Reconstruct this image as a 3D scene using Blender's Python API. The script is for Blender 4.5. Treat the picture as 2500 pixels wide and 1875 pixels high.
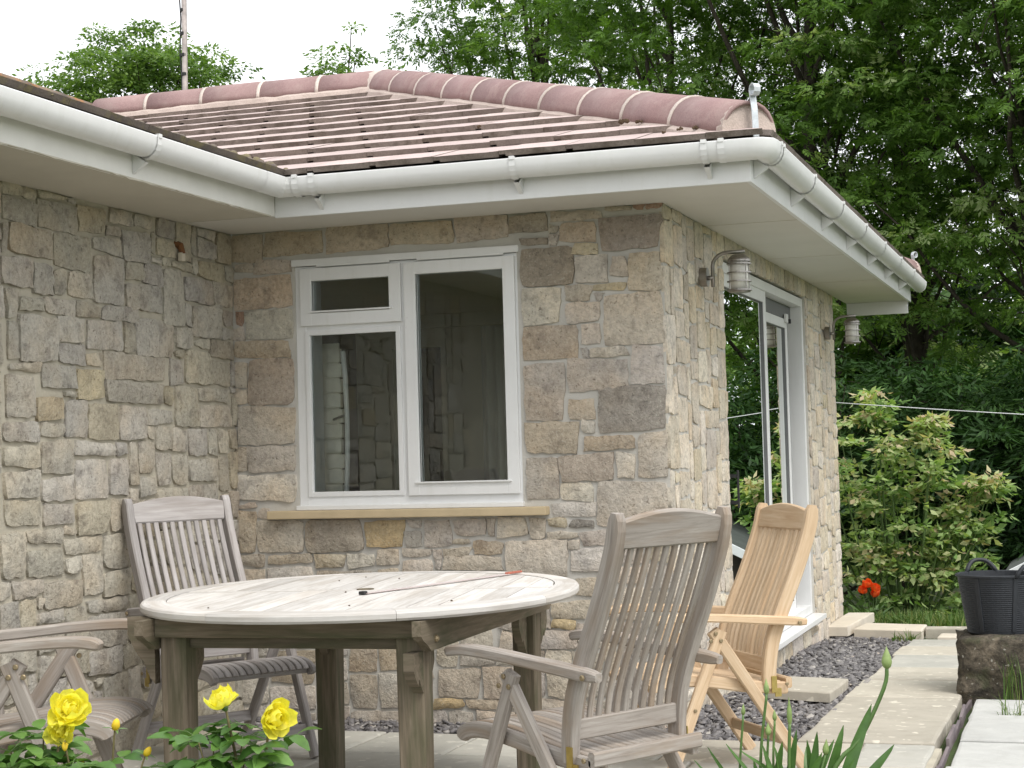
import bpy, bmesh, math, random
import numpy as np
from mathutils import Vector, Matrix
random.seed(7)
RNG = np.random.default_rng(11)
for o in list(bpy.data.objects):
    bpy.data.objects.remove(o)
SC = bpy.context.scene
COL = SC.collection
rad = math.radians

# ------------------------------------------------------------------ camera
CAM = Vector((3.946, -7.549, 1.404))
YAW, PIT, ROL = -0.322, 0.040, -0.028
fw = Vector((math.sin(YAW) * math.cos(PIT), math.cos(YAW) * math.cos(PIT), math.sin(PIT)))
rt = Vector((math.cos(YAW), -math.sin(YAW), 0))
up = rt.cross(fw)
rr = rt * math.cos(ROL) + up * math.sin(ROL)
uu = up * math.cos(ROL) - rt * math.sin(ROL)
cd = bpy.data.cameras.new('camera')
cam = bpy.data.objects.new('camera', cd)
COL.objects.link(cam)
cam.matrix_world = Matrix(((rr.x, uu.x, -fw.x, CAM.x), (rr.y, uu.y, -fw.y, CAM.y), (rr.z, uu.z, -fw.z, CAM.z), (0, 0, 0, 1)))
cd.sensor_width = 36.0
cd.lens = 4211.57 / 2500 * 36.0
cd.clip_start = 0.05
cd.clip_end = 2000
SC.camera = cam

# ------------------------------------------------------------------ sky, sun, exposure
SUN_EL, SUN_AZ = rad(55), rad(126)          # azimuth measured from +y towards +x
wd = bpy.data.worlds.new('World')
SC.world = wd
wd.use_nodes = True
nt = wd.node_tree
nt.nodes.clear()
sky = nt.nodes.new('ShaderNodeTexSky')
sky.sky_type = 'NISHITA'
sky.sun_disc = False
sky.sun_elevation = SUN_EL
sky.sun_rotation = SUN_AZ
sky.air_density = 1.0
sky.dust_density = 3.0
hs = nt.nodes.new('ShaderNodeHueSaturation')
hs.inputs['Saturation'].default_value = 0.15
mx = nt.nodes.new('ShaderNodeMix')
mx.data_type = 'RGBA'
mx.inputs[0].default_value = 0.8            # closed cloud cover over the clear sky
mx.inputs[7].default_value = (9.0, 9.2, 9.5, 1)
bg = nt.nodes.new('ShaderNodeBackground')
bg.inputs[1].default_value = 0.12
wo = nt.nodes.new('ShaderNodeOutputWorld')
nt.links.new(sky.outputs[0], hs.inputs['Color'])
nt.links.new(hs.outputs[0], mx.inputs[6])
nt.links.new(mx.outputs[2], bg.inputs[0])
nt.links.new(bg.outputs[0], wo.inputs[0])

sd = bpy.data.lights.new('sun', 'SUN')
sd.energy = 1.5
sd.angle = rad(25)
sd.color = (1.0, 0.965, 0.90)
sun = bpy.data.objects.new('sun', sd)
COL.objects.link(sun)
sdir = Vector((math.sin(SUN_AZ) * math.cos(SUN_EL), math.cos(SUN_AZ) * math.cos(SUN_EL), math.sin(SUN_EL)))
sun.rotation_euler = sdir.to_track_quat('Z', 'Y').to_euler()
sun.location = sdir * 40

SC.render.engine = 'CYCLES'
SC.view_settings.view_transform = 'Standard'
SC.view_settings.look = 'None'
SC.view_settings.exposure = 0.68
SC.view_settings.gamma = 1.0

# ------------------------------------------------------------------ materials
MAT = {}
def newmat(name):
    m = bpy.data.materials.new(name)
    m.use_nodes = True
    MAT[name] = m
    n = m.node_tree.nodes
    return m, n, m.node_tree.links, n['Principled BSDF']
def texco(n, L, kind='Object', scale=(1, 1, 1)):
    t = n.new('ShaderNodeTexCoord')
    mp = n.new('ShaderNodeMapping')
    mp.inputs['Scale'].default_value = scale
    L.new(t.outputs[kind], mp.inputs[0])
    return mp.outputs[0]
def noise(n, L, vec, scale, detail=4, rough=.55, dist=0.0):
    t = n.new('ShaderNodeTexNoise')
    t.inputs['Scale'].default_value = scale
    t.inputs['Detail'].default_value = detail
    t.inputs['Roughness'].default_value = rough
    t.inputs['Distortion'].default_value = dist
    if vec is not None:
        L.new(vec, t.inputs['Vector'])
    return t.outputs['Fac']
def ramp(n, L, fac, stops):
    r = n.new('ShaderNodeValToRGB')
    e = r.color_ramp.elements
    while len(e) < len(stops):
        e.new(0.5)
    for i, (p, c) in enumerate(stops):
        e[i].position = p
        e[i].color = (c[0], c[1], c[2], 1) if not isinstance(c, (int, float)) else (c, c, c, 1)
    L.new(fac, r.inputs[0])
    return r.outputs[0]
def mixc(n, L, fac, a, b, mode='MIX'):
    m = n.new('ShaderNodeMix')
    m.data_type = 'RGBA'
    m.blend_type = mode
    for sock, v in ((m.inputs[0], fac), (m.inputs[6], a), (m.inputs[7], b)):
        if isinstance(v, (int, float)):
            sock.default_value = v
        elif isinstance(v, tuple):
            sock.default_value = (v[0], v[1], v[2], 1)
        else:
            L.new(v, sock)
    return m.outputs[2]
def bump(n, L, h, strength, dist, prev=None):
    b = n.new('ShaderNodeBump')
    b.inputs['Strength'].default_value = strength
    b.inputs['Distance'].default_value = dist
    L.new(h, b.inputs['Height'])
    if prev is not None:
        L.new(prev, b.inputs['Normal'])
    return b.outputs[0]
def objinfo(n, which):
    return n.new('ShaderNodeObjectInfo').outputs[which]
def shiftvec(n, L, vec):
    """offset a coordinate by the object's random number so that copies differ"""
    r = objinfo(n, 'Random')
    m = n.new('ShaderNodeMath'); m.operation = 'MULTIPLY'; m.inputs[1].default_value = 37.0
    L.new(r, m.inputs[0])
    a = n.new('ShaderNodeVectorMath'); a.operation = 'ADD'
    L.new(vec, a.inputs[0]); L.new(m.outputs[0], a.inputs[1])
    return a.outputs[0]

def stone_mat(name, dirt, speck, lichen=(.55, .52, .44), tint=(1, 1, 1)):
    m, n, L, p = newmat(name)
    v = shiftvec(n, L, texco(n, L))
    base = objinfo(n, 'Color')
    big = ramp(n, L, noise(n, L, v, 7, 5, .6, .6), [(.3, .84), (.55, 1.0), (.75, 1.08)])
    fine = ramp(n, L, noise(n, L, v, 48, 5, .7), [(.28, .74), (.5, 1.0), (.72, 1.18)])
    big = mixc(n, L, 1.0, big, fine, 'MULTIPLY')
    c = mixc(n, L, 1.0, base, big, 'MULTIPLY')
    warm = ramp(n, L, noise(n, L, v, 3.2, 3), [(.45, 0.0), (.7, 1.0)])
    c = mixc(n, L, warm, c, mixc(n, L, 1.0, c, (1.06, .985, .89), 'MULTIPLY'))
    grey = ramp(n, L, noise(n, L, v, 13, 5, .65), [(.52, 0.0), (.68, dirt)])
    c = mixc(n, L, grey, c, mixc(n, L, 1.0, c, (.52, .51, .52), 'MULTIPLY'))
    sp = ramp(n, L, noise(n, L, v, 95, 2, .7), [(.57, 0.0), (.70, speck)])
    c = mixc(n, L, sp, c, lichen)
    pit = ramp(n, L, noise(n, L, v, 60, 3, .7), [(.30, 1.0), (.40, 0.0)])
    c = mixc(n, L, pit, c, mixc(n, L, 1.0, c, (.5, .48, .46), 'MULTIPLY'))
    L.new(c, p.inputs['Base Color'])
    p.inputs['Roughness'].default_value = .92
    p.inputs['Specular IOR Level'].default_value = .2
    b = bump(n, L, noise(n, L, v, 17, 7, .7, .3), 1.0, .020)
    b = bump(n, L, noise(n, L, v, 90, 4, .65), .7, .006, b)
    L.new(b, p.inputs['Normal'])
stone_mat('stone', .65, .45)
stone_mat('stone_old', .75, .35)

def simple(name, col, rough, var=.12, scale=6, bscale=0, bstr=0, bdist=.003, spec=.4, col2=None, kind='Object', metal=0, det=5):
    m, n, L, p = newmat(name)
    v = texco(n, L, kind)
    f = noise(n, L, v, scale, det, .6)
    if col2 is None:
        c = mixc(n, L, 1.0, tuple(col), ramp(n, L, f, [(.25, 1 - var), (.75, 1 + var)]), 'MULTIPLY')
    else:
        c = mixc(n, L, ramp(n, L, f, [(.38, 0.0), (.66, 1.0)]), tuple(col), tuple(col2))
    L.new(c, p.inputs['Base Color'])
    p.inputs['Roughness'].default_value = rough
    p.inputs['Metallic'].default_value = metal
    p.inputs['Specular IOR Level'].default_value = spec
    if bscale:
        L.new(bump(n, L, noise(n, L, v, bscale, 4, .6), bstr, bdist), p.inputs['Normal'])
    return m
simple('mortar_grey', (.50, .48, .44), .95, .16, 5, 90, .6, .004, .1)
simple('mortar_beige', (.43, .395, .32), .95, .2, 5, 70, .7, .006, .1)
simple('plaster', (.74, .70, .58), .9, .04, 3)
simple('reflection_pale', (.76, .72, .62), .9, .12, 20)  # bright stone colour for the reflection stand-in behind the window
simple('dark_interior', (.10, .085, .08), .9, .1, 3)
simple('floor_wood', (.25, .17, .1), .5, .2, 4)
def pvc():
    m, n, L, p = newmat('pvc_white')
    v = texco(n, L)
    c = mixc(n, L, 1.0, (.73, .73, .725), ramp(n, L, noise(n, L, v, 2.5, 6, .7), [(.3, .95), (.7, 1.03)]), 'MULTIPLY')
    d = ramp(n, L, noise(n, L, texco(n, L, 'Object', (14, 14, 2.2)), 1.0, 5, .7), [(.54, 0.0), (.76, .22)])
    c = mixc(n, L, d, c, (.50, .50, .43))
    s = ramp(n, L, noise(n, L, v, 55, 3, .7), [(.66, 0.0), (.74, .25)])
    c = mixc(n, L, s, c, (.45, .43, .38))
    L.new(c, p.inputs['Base Color']); p.inputs['Roughness'].default_value = .36
pvc()
simple('fascia_paint', (.72, .71, .67), .5, .07, 5, 40, .15, .002)
simple('soffit_new', (.62, .595, .545), .6, .05, 2, 60, .1, .002)
simple('soffit_old', (.52, .485, .41), .8, .10, 1.6, 50, .3, .003)
simple('gasket', (.13, .13, .132), .6)
simple('sandstone_sill', (.50, .40, .255), .85, .10, 9, 160, .4, .002)
simple('sandstone_pale', (.60, .54, .45), .85, .10, 9, 100, .4, .002)
simple('steel', (.33, .31, .29), .36, .1, 30, metal=1.0)
simple('galvanised', (.55, .58, .60), .5, .18, 60, metal=.6)
simple('brass', (.46, .35, .12), .38, .2, 40, metal=.9)
simple('bolt', (.30, .24, .15), .5, .25, 90, metal=.7)
simple('rust', (.17, .075, .03), .9, .3, 30)
simple('rubber_black', (.022, .025, .030), .55, .2, 30, 120, .2, .002)
simple('soil', (.10, .07, .045), .97, .4, 8, 40, 1.0, .03, .1)
simple('ivory_opal', (.75, .73, .68), .4, .03)
simple('bark', (.06, .052, .04), .95, .35, 9, 30, 1.0, .03, .1)
simple('twig_green', (.10, .16, .05), .7, .3, 20)
simple('rose_cane', (.13, .11, .045), .7, .4, 25)
simple('felt_grey', (.085, .095, .085), .9, .25, 6, 80, .5, .004)
simple('shed_board', (.05, .04, .03), .9, .3, 6)
simple('white_paint', (.78, .79, .80), .45, .05, 6)
simple('wire_white', (.62, .63, .65), .5, .1)
simple('mast_paint', (.42, .37, .35), .6, .35, 14, metal=.2)
simple('cable_black', (.02, .02, .02), .6)
simple('red_paint', (.36, .11, .07), .5, .3, 30)
simple('red_faded', (.42, .33, .31), .5, .2, 30)
simple('curtain', (.62, .63, .60), .8, .06, 4)

def tile_mat(name, c1, c2, moss, mossc, bs=.5):
    m, n, L, p = newmat(name)
    v = shiftvec(n, L, texco(n, L))
    f = noise(n, L, v, 3.0, 4)
    c = mixc(n, L, ramp(n, L, f, [(.35, 0.0), (.65, 1.0)]), c1, c2)
    r = objinfo(n, 'Random')
    c = mixc(n, L, 1.0, c, ramp(n, L, r, [(0, .90), (1, 1.08)]), 'MULTIPLY')
    g = ramp(n, L, noise(n, L, v, 140, 2, .6), [(.35, .88), (.65, 1.08)])
    c = mixc(n, L, 1.0, c, g, 'MULTIPLY')
    if moss:
        k = ramp(n, L, noise(n, L, v, 9, 6, .7), [(.48, 0.0), (.62, moss)])
        c = mixc(n, L, k, c, mossc)
    L.new(c, p.inputs['Base Color'])
    p.inputs['Roughness'].default_value = .85
    p.inputs['Specular IOR Level'].default_value = .25
    b = bump(n, L, noise(n, L, v, 170, 3, .7), bs, .003)
    L.new(b, p.inputs['Normal'])
tile_mat('tile_pink', (.47, .375, .36), (.545, .445, .42), .30, (.38, .32, .275))
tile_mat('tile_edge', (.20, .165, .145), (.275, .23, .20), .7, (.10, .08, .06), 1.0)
tile_mat('hip_plum', (.285, .185, .18), (.345, .235, .225), .35, (.40, .31, .285))
tile_mat('hip_mortar', (.46, .375, .335), (.54, .45, .40), .22, (.33, .27, .22), 1.0)
tile_mat('joint_mortar', (.58, .50, .45), (.66, .58, .52), .15, (.4, .33, .28), 1.0)
tile_mat('tile_old', (.115, .095, .085), (.175, .145, .125), .8, (.20, .17, .085), 1.0)
tile_mat('lichen_ridge', (.16, .13, .11), (.22, .16, .12), .9, (.38, .17, .05), 1.0)

def wood_mat(name, a, b, c3, stain, stainc, rough=.8):
    """grain follows the 'gco' attribute: x along the piece, y and z across it (metres)"""
    m, n, L, p = newmat(name)
    at = n.new('ShaderNodeAttribute'); at.attribute_name = 'gco'
    v0 = shiftvec(n, L, at.outputs['Vector'])
    mp = n.new('ShaderNodeMapping'); mp.inputs['Scale'].default_value = (4, 70, 70)
    L.new(v0, mp.inputs[0])
    g = noise(n, L, mp.outputs[0], 1.0, 5, .65, .6)
    c = ramp(n, L, g, [(.28, a), (.5, b), (.72, c3)])
    mp2 = n.new('ShaderNodeMapping'); mp2.inputs['Scale'].default_value = (1.6, 9, 9)
    L.new(v0, mp2.inputs[0])
    s = noise(n, L, mp2.outputs[0], 1.4, 4, .6, .3)
    c = mixc(n, L, ramp(n, L, s, [(.46, 0.0), (.66, stain)]), c, stainc)
    r = objinfo(n, 'Random')
    c = mixc(n, L, 1.0, c, ramp(n, L, r, [(0, .86), (1, 1.12)]), 'MULTIPLY')
    L.new(c, p.inputs['Base Color'])
    p.inputs['Roughness'].default_value = rough
    p.inputs['Specular IOR Level'].default_value = .25
    L.new(bump(n, L, g, .35, .002), p.inputs['Normal'])
wood_mat('teak_grey', (.225, .195, .17), (.335, .30, .268), (.43, .395, .36), .75, (.265, .195, .135))
wood_mat('teak_silver', (.27, .25, .24), (.37, .345, .335), (.46, .435, .425), .6, (.235, .205, .185))
wood_mat('teak_new', (.45, .315, .195), (.55, .41, .27), (.63, .495, .35), .5, (.42, .275, .155), .65)
wood_mat('table_top', (.45, .42, .39), (.58, .555, .525), (.66, .64, .615), .65, (.43, .385, .335))
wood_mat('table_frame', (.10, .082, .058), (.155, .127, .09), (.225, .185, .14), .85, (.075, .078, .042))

def glass_mat():
    m = bpy.data.materials.new('glass'); m.use_nodes = True; MAT['glass'] = m
    n, L = m.node_tree.nodes, m.node_tree.links
    n.clear()
    out = n.new('ShaderNodeOutputMaterial')
    tr = n.new('ShaderNodeBsdfTransparent'); tr.inputs[0].default_value = (.93, .955, .945, 1)
    gl = n.new('ShaderNodeBsdfGlossy'); gl.inputs[0].default_value = (.92, .95, .94, 1); gl.inputs['Roughness'].default_value = 0.003
    fr = n.new('ShaderNodeFresnel'); fr.inputs[0].default_value = 1.6
    mul = n.new('ShaderNodeMath'); mul.operation = 'MULTIPLY'; mul.inputs[1].default_value = 1.15; mul.use_clamp = True
    mix = n.new('ShaderNodeMixShader')
    L.new(fr.outputs[0], mul.inputs[0]); L.new(mul.outputs[0], mix.inputs[0])
    L.new(tr.outputs[0], mix.inputs[1]); L.new(gl.outputs[0], mix.inputs[2]); L.new(mix.outputs[0], out.inputs[0])
glass_mat()

def leaf_mat(name, stops, trans=.35, rough=.6, spec=.3, tboost=(1.25, 1.35, .6)):
    """leaf colour comes from the per-leaf 'rnd' attribute"""
    m = bpy.data.materials.new(name); m.use_nodes = True; MAT[name] = m
    n, L = m.node_tree.nodes, m.node_tree.links
    p = n['Principled BSDF']; out = n['Material Output']
    at = n.new('ShaderNodeAttribute'); at.attribute_name = 'rnd'
    c = ramp(n, L, at.outputs['Fac'], stops)
    L.new(c, p.inputs['Base Color'])
    p.inputs['Roughness'].default_value = rough
    p.inputs['Specular IOR Level'].default_value = spec
    t = n.new('ShaderNodeBsdfTranslucent')
    L.new(mixc(n, L, 1.0, c, tboost, 'MULTIPLY'), t.inputs[0])
    mix = n.new('ShaderNodeMixShader'); mix.inputs[0].default_value = trans
    L.new(p.outputs[0], mix.inputs[1]); L.new(t.outputs[0], mix.inputs[2]); L.new(mix.outputs[0], out.inputs[0])
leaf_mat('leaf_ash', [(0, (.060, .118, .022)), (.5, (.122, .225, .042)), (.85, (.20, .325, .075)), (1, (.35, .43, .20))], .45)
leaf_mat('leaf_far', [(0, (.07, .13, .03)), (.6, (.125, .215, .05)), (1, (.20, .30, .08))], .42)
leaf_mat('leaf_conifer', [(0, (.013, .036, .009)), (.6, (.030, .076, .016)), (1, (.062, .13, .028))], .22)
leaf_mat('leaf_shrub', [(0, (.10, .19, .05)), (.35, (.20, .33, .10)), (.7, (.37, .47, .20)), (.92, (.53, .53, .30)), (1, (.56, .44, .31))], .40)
leaf_mat('leaf_grass', [(0, (.05, .10, .02)), (.6, (.10, .18, .04)), (1, (.22, .24, .09))], .3)
leaf_mat('leaf_straw', [(0, (.14, .10, .05)), (.6, (.25, .19, .10)), (1, (.16, .19, .06))], .2)
leaf_mat('leaf_ivy', [(0, (.012, .03, .010)), (.7, (.03, .06, .02)), (1, (.05, .09, .03))], .15)

def plant_mat(name, a, b, trans, rough, vein=0):
    m = bpy.data.materials.new(name); m.use_nodes = True; MAT[name] = m
    n, L = m.node_tree.nodes, m.node_tree.links
    p = n['Principled BSDF']; out = n['Material Output']
    v = shiftvec(n, L, texco(n, L))
    r = objinfo(n, 'Random')
    c = mixc(n, L, r, a, b)
    c = mixc(n, L, 1.0, c, ramp(n, L, noise(n, L, v, 45, 3), [(.3, .82), (.7, 1.15)]), 'MULTIPLY')
    L.new(c, p.inputs['Base Color'])
    p.inputs['Roughness'].default_value = rough
    t = n.new('ShaderNodeBsdfTranslucent')
    L.new(mixc(n, L, 1.0, c, (1.2, 1.3, .7), 'MULTIPLY'), t.inputs[0])
    mix = n.new('ShaderNodeMixShader'); mix.inputs[0].default_value = trans
    L.new(p.outputs[0], mix.inputs[1]); L.new(t.outputs[0], mix.inputs[2]); L.new(mix.outputs[0], out.inputs[0])
plant_mat('rose_leaf', (.055, .135, .028), (.135, .26, .05), .3, .42)
plant_mat('rose_petal', (.86, .76, .07), (.90, .83, .16), .42, .6)
plant_mat('rose_bud', (.78, .56, .03), (.80, .60, .05), .3, .6)
plant_mat('agapanthus_leaf', (.055, .13, .025), (.10, .21, .045), .22, .38)
plant_mat('agapanthus_stem', (.09, .17, .045), (.13, .22, .06), .1, .45)
plant_mat('agapanthus_bud', (.28, .38, .13), (.34, .44, .17), .25, .5)
plant_mat('poppy_petal', (.80, .10, .02), (.86, .15, .03), .35, .6)

def flag_mat(name, a, b, spots, spotc, dark=.25):
    m, n, L, p = newmat(name)
    v = shiftvec(n, L, texco(n, L))
    c = mixc(n, L, ramp(n, L, noise(n, L, v, 2.6, 6, .65, .5), [(.36, 0.0), (.64, 1.0)]), a, b)
    c = mixc(n, L, 1.0, c, ramp(n, L, objinfo(n, 'Random'), [(0, .88), (1, 1.1)]), 'MULTIPLY')
    d = ramp(n, L, noise(n, L, v, 11, 5, .7), [(.5, 0.0), (.72, dark)])
    c = mixc(n, L, d, c, mixc(n, L, 1.0, c, (.5, .48, .43), 'MULTIPLY'))
    s = ramp(n, L, noise(n, L, v, 17, 2, .5), [(.63, 0.0), (.68, spots)])
    c = mixc(n, L, s, c, spotc)
    L.new(c, p.inputs['Base Color'])
    p.inputs['Roughness'].default_value = .8
    L.new(bump(n, L, noise(n, L, v, 30, 6, .7), .4, .006), p.inputs['Normal'])
flag_mat('flagstone', (.42, .385, .32), (.50, .46, .385), .8, (.68, .64, .54))
flag_mat('flag_grey', (.405, .395, .355), (.475, .46, .41), .5, (.62, .60, .53))
flag_mat('concrete_pale', (.46, .46, .44), (.54, .54, .515), .15, (.66, .65, .62), .2)
flag_mat('slate_edge', (.14, .115, .125), (.20, .165, .17), .1, (.3, .28, .27))
def block_mat():
    m, n, L, p = newmat('rough_block')
    v = texco(n, L)
    c = ramp(n, L, noise(n, L, v, 6, 7, .72, .8), [(.30, (.045, .038, .028)), (.48, (.12, .10, .072)), (.62, (.20, .165, .12)), (.78, (.30, .265, .205))])
    d = ramp(n, L, noise(n, L, v, 34, 4, .7), [(.36, .45), (.6, 1.1)])
    c = mixc(n, L, 1.0, c, d, 'MULTIPLY')
    s = ramp(n, L, noise(n, L, v, 42, 2, .6), [(.66, 0.0), (.71, .8)])
    c = mixc(n, L, s, c, (.46, .44, .38))
    g = ramp(n, L, noise(n, L, v, 9, 3), [(.56, 0.0), (.68, .5)])
    c = mixc(n, L, g, c, (.06, .075, .03))
    L.new(c, p.inputs['Base Color']); p.inputs['Roughness'].default_value = .95
    b = bump(n, L, noise(n, L, v, 11, 7, .72, .6), 1.0, .05)
    b = bump(n, L, noise(n, L, v, 60, 4, .7), .8, .01, b)
    L.new(b, p.inputs['Normal'])
block_mat()

def chip_mat():
    m, n, L, p = newmat('slate_chip')
    at = n.new('ShaderNodeAttribute'); at.attribute_name = 'rnd'
    c = ramp(n, L, at.outputs['Fac'], [(0, (.075, .07, .072)), (.45, (.165, .155, .157)), (.75, (.275, .258, .25)), (.92, (.44, .41, .37)), (1, (.48, .35, .26))])
    L.new(c, p.inputs['Base Color']); p.inputs['Roughness'].default_value = .7
chip_mat()
def ground_mat():
    m, n, L, p = newmat('ground_turf')
    v = texco(n, L)
    c = ramp(n, L, noise(n, L, v, 1.3, 6, .65), [(.32, (.045, .075, .02)), (.5, (.07, .11, .03)), (.62, (.11, .10, .05)), (.75, (.13, .095, .06))])
    L.new(c, p.inputs['Base Color']); p.inputs['Roughness'].default_value = .97
    L.new(bump(n, L, noise(n, L, v, 25, 5, .7), 1.0, .04), p.inputs['Normal'])
ground_mat()

# ------------------------------------------------------------------ building helpers
def mesh_from(name, V, F, mats, fmat=None, attrs=None, smooth=False):
    me = bpy.data.meshes.new(name)
    me.from_pydata([tuple(v) for v in V], [], F)
    for m in (mats if isinstance(mats, (list, tuple)) else [mats]):
        me.materials.append(MAT[m])
    if fmat is not None:
        me.polygons.foreach_set('material_index', fmat)
    if attrs:
        for k, (typ, data) in attrs.items():
            a = me.attributes.new(k, typ, 'POINT')
            a.data.foreach_set('vector' if typ == 'FLOAT_VECTOR' else 'value', np.asarray(data, dtype=np.float32).ravel())
    if smooth:
        me.polygons.foreach_set('use_smooth', [True] * len(me.polygons))
    me.update()
    return me
def obj(name, me, parent=None, loc=None):
    o = bpy.data.objects.new(name, me)
    COL.objects.link(o)
    if parent is not None:
        o.parent = parent
    if loc is not None:
        o.location = loc
    return o
def tag(o, label, cat, group=None, kind=None):
    o['label'] = label
    o['category'] = cat
    if group: o['group'] = group
    if kind: o['kind'] = kind
    return o
def thing(name, label, cat, loc=(0, 0, 0), rz=0.0, group=None, kind=None):
    o = obj(name, None)
    o.empty_display_size = .1
    o.location = loc
    o.rotation_euler = (0, 0, rz)
    return tag(o, label, cat, group, kind)

class MB:
    """collects several shapes into one mesh"""
    def __init__(s):
        s.V, s.F, s.M, s.G = [], [], [], []
    def add(s, V, F, mi=0, G=None):
        b = len(s.V)
        s.V += [tuple(v) for v in V]
        s.F += [tuple(i + b for i in f) for f in F]
        s.M += [mi] * len(F)
        s.G += [tuple(g) for g in (G if G is not None else V)]
        return s
    def box(s, x0, x1, y0, y1, z0, z1, mi=0, ch=0.0):
        if ch > 0:
            bm = bmesh.new()
            bmesh.ops.create_cube(bm, size=1.0)
            for v in bm.verts:
                v.co = Vector(((x0 + x1) / 2 + v.co.x * (x1 - x0), (y0 + y1) / 2 + v.co.y * (y1 - y0), (z0 + z1) / 2 + v.co.z * (z1 - z0)))
            bmesh.ops.bevel(bm, geom=bm.edges[:], offset=ch, segments=2, profile=.7, affect='EDGES')
            bm.verts.ensure_lookup_table(); bm.verts.index_update()
            V = [v.co.copy() for v in bm.verts]
            F = [[v.index for v in f.verts] for f in bm.faces]
            bm.free()
            return s.add(V, F, mi)
        V = [(x, y, z) for x in (x0, x1) for y in (y0, y1) for z in (z0, z1)]
        F = [(0, 1, 3, 2), (4, 6, 7, 5), (0, 4, 5, 1), (2, 3, 7, 6), (0, 2, 6, 4), (1, 5, 7, 3)]
        return s.add(V, F, mi)
    def tube(s, P, r, n=8, mi=0, cap=True):
        P = [Vector(p) for p in P]
        R = r if isinstance(r, (list, tuple)) else [r] * len(P)
        V, F = [], []
        t0 = (P[1] - P[0]).normalized()
        a = t0.orthogonal().normalized()
        for i, p in enumerate(P):
            t = (P[min(i + 1, len(P) - 1)] - P[max(i - 1, 0)]).normalized()
            a = (a - t * a.dot(t)).normalized()
            b = t.cross(a)
            for k in range(n):
                an = 2 * math.pi * k / n
                V.append(p + (a * math.cos(an) + b * math.sin(an)) * R[i])
        for i in range(len(P) - 1):
            for k in range(n):
                F.append((i * n + k, i * n + (k + 1) % n, (i + 1) * n + (k + 1) % n, (i + 1) * n + k))
        if cap:
            F.append(tuple(range(n - 1, -1, -1)))
            F.append(tuple(range((len(P) - 1) * n, len(P) * n)))
        return s.add(V, F, mi)
    def lathe(s, prof, c=(0, 0, 0), n=24, mi=0):
        V, F = [], []
        for r, z in prof:
            for k in range(n):
                an = 2 * math.pi * k / n
                V.append((c[0] + r * math.cos(an), c[1] + r * math.sin(an), c[2] + z))
        for i in range(len(prof) - 1):
            for k in range(n):
                F.append((i * n + k, i * n + (k + 1) % n, (i + 1) * n + (k + 1) % n, (i + 1) * n + k))
        return s.add(V, F, mi)
    def sweep(s, P, side, w, t, ch=.003, mi=0):
        """rectangular bar along P; w is measured along side, t across it"""
        P = [Vector(p) for p in P]
        N = len(P)
        W = w if isinstance(w, (list, tuple)) else [w] * N
        T = t if isinstance(t, (list, tuple)) else [t] * N
        side = Vector(side)
        V, G, F = [], [], []
        d = 0.0
        for i, p in enumerate(P):
            if i: d += (p - P[i - 1]).length
            tg = (P[min(i + 1, N - 1)] - P[max(i - 1, 0)]).normalized()
            sd_ = (side - tg * side.dot(tg)).normalized()
            nn = tg.cross(sd_)
            a, b = W[i] / 2, T[i] / 2
            c = min(ch, a * .45, b * .45)
            for x, y in ((a - c, b), (a, b - c), (a, -b + c), (a - c, -b), (-a + c, -b), (-a, -b + c), (-a, b - c), (-a + c, b)):
                V.append(p + sd_ * x + nn * y)
                G.append((d, x + p.dot(side), y))
        for i in range(N - 1):
            for k in range(8):
                F.append((i * 8 + k, i * 8 + (k + 1) % 8, (i + 1) * 8 + (k + 1) % 8, (i + 1) * 8 + k))
        F.append(tuple(range(7, -1, -1)))
        F.append(tuple(range((N - 1) * 8, N * 8)))
        return s.add(V, F, mi, G)
    def mesh(s, name, mats, smooth=False):
        return mesh_from(name, s.V, s.F, mats, s.M, {'gco': ('FLOAT_VECTOR', s.G)}, smooth)
    def make(s, name, mats, parent=None, smooth=False, loc=None):
        return obj(name, s.mesh(name, mats, smooth), parent, loc)

# ------------------------------------------------------------------ the ground
def gz(y):
    if y < 0: return .18
    if y < 5.6: return .18 - .025 * y
    if y < 14: return .04 - .085 * (y - 5.6)
    return .04 - .085 * 8.4 - .004 * (y - 14)
def build_ground():
    xs = [-400, -120, -40, -15, -8, -5] + [round(-4 + .5 * i, 2) for i in range(28)] + [12, 18, 40, 120, 400]
    ys = [-400, -120, -40, -15, -9, -6] + [round(-5 + .5 * i, 2) for i in range(46)] + [20, 24, 30, 45, 80, 160, 400]
    V, F = [], []
    rg = random.Random(3)
    for y in ys:
        for x in xs:
            h = gz(min(y, 60)) - .06
            if y > 6 and abs(x) < 30: h += rg.uniform(-.04, .05)
            V.append((x, y, h))
    nx = len(xs)
    for j in range(len(ys) - 1):
        for i in range(nx - 1):
            F.append((j * nx + i, j * nx + i + 1, (j + 1) * nx + i + 1, (j + 1) * nx + i))
    o = obj('ground', mesh_from('ground', V, F, 'ground_turf', smooth=True))
    tag(o, 'rough garden ground of soil and turf around the house', 'ground', kind='structure')
build_ground()

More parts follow.
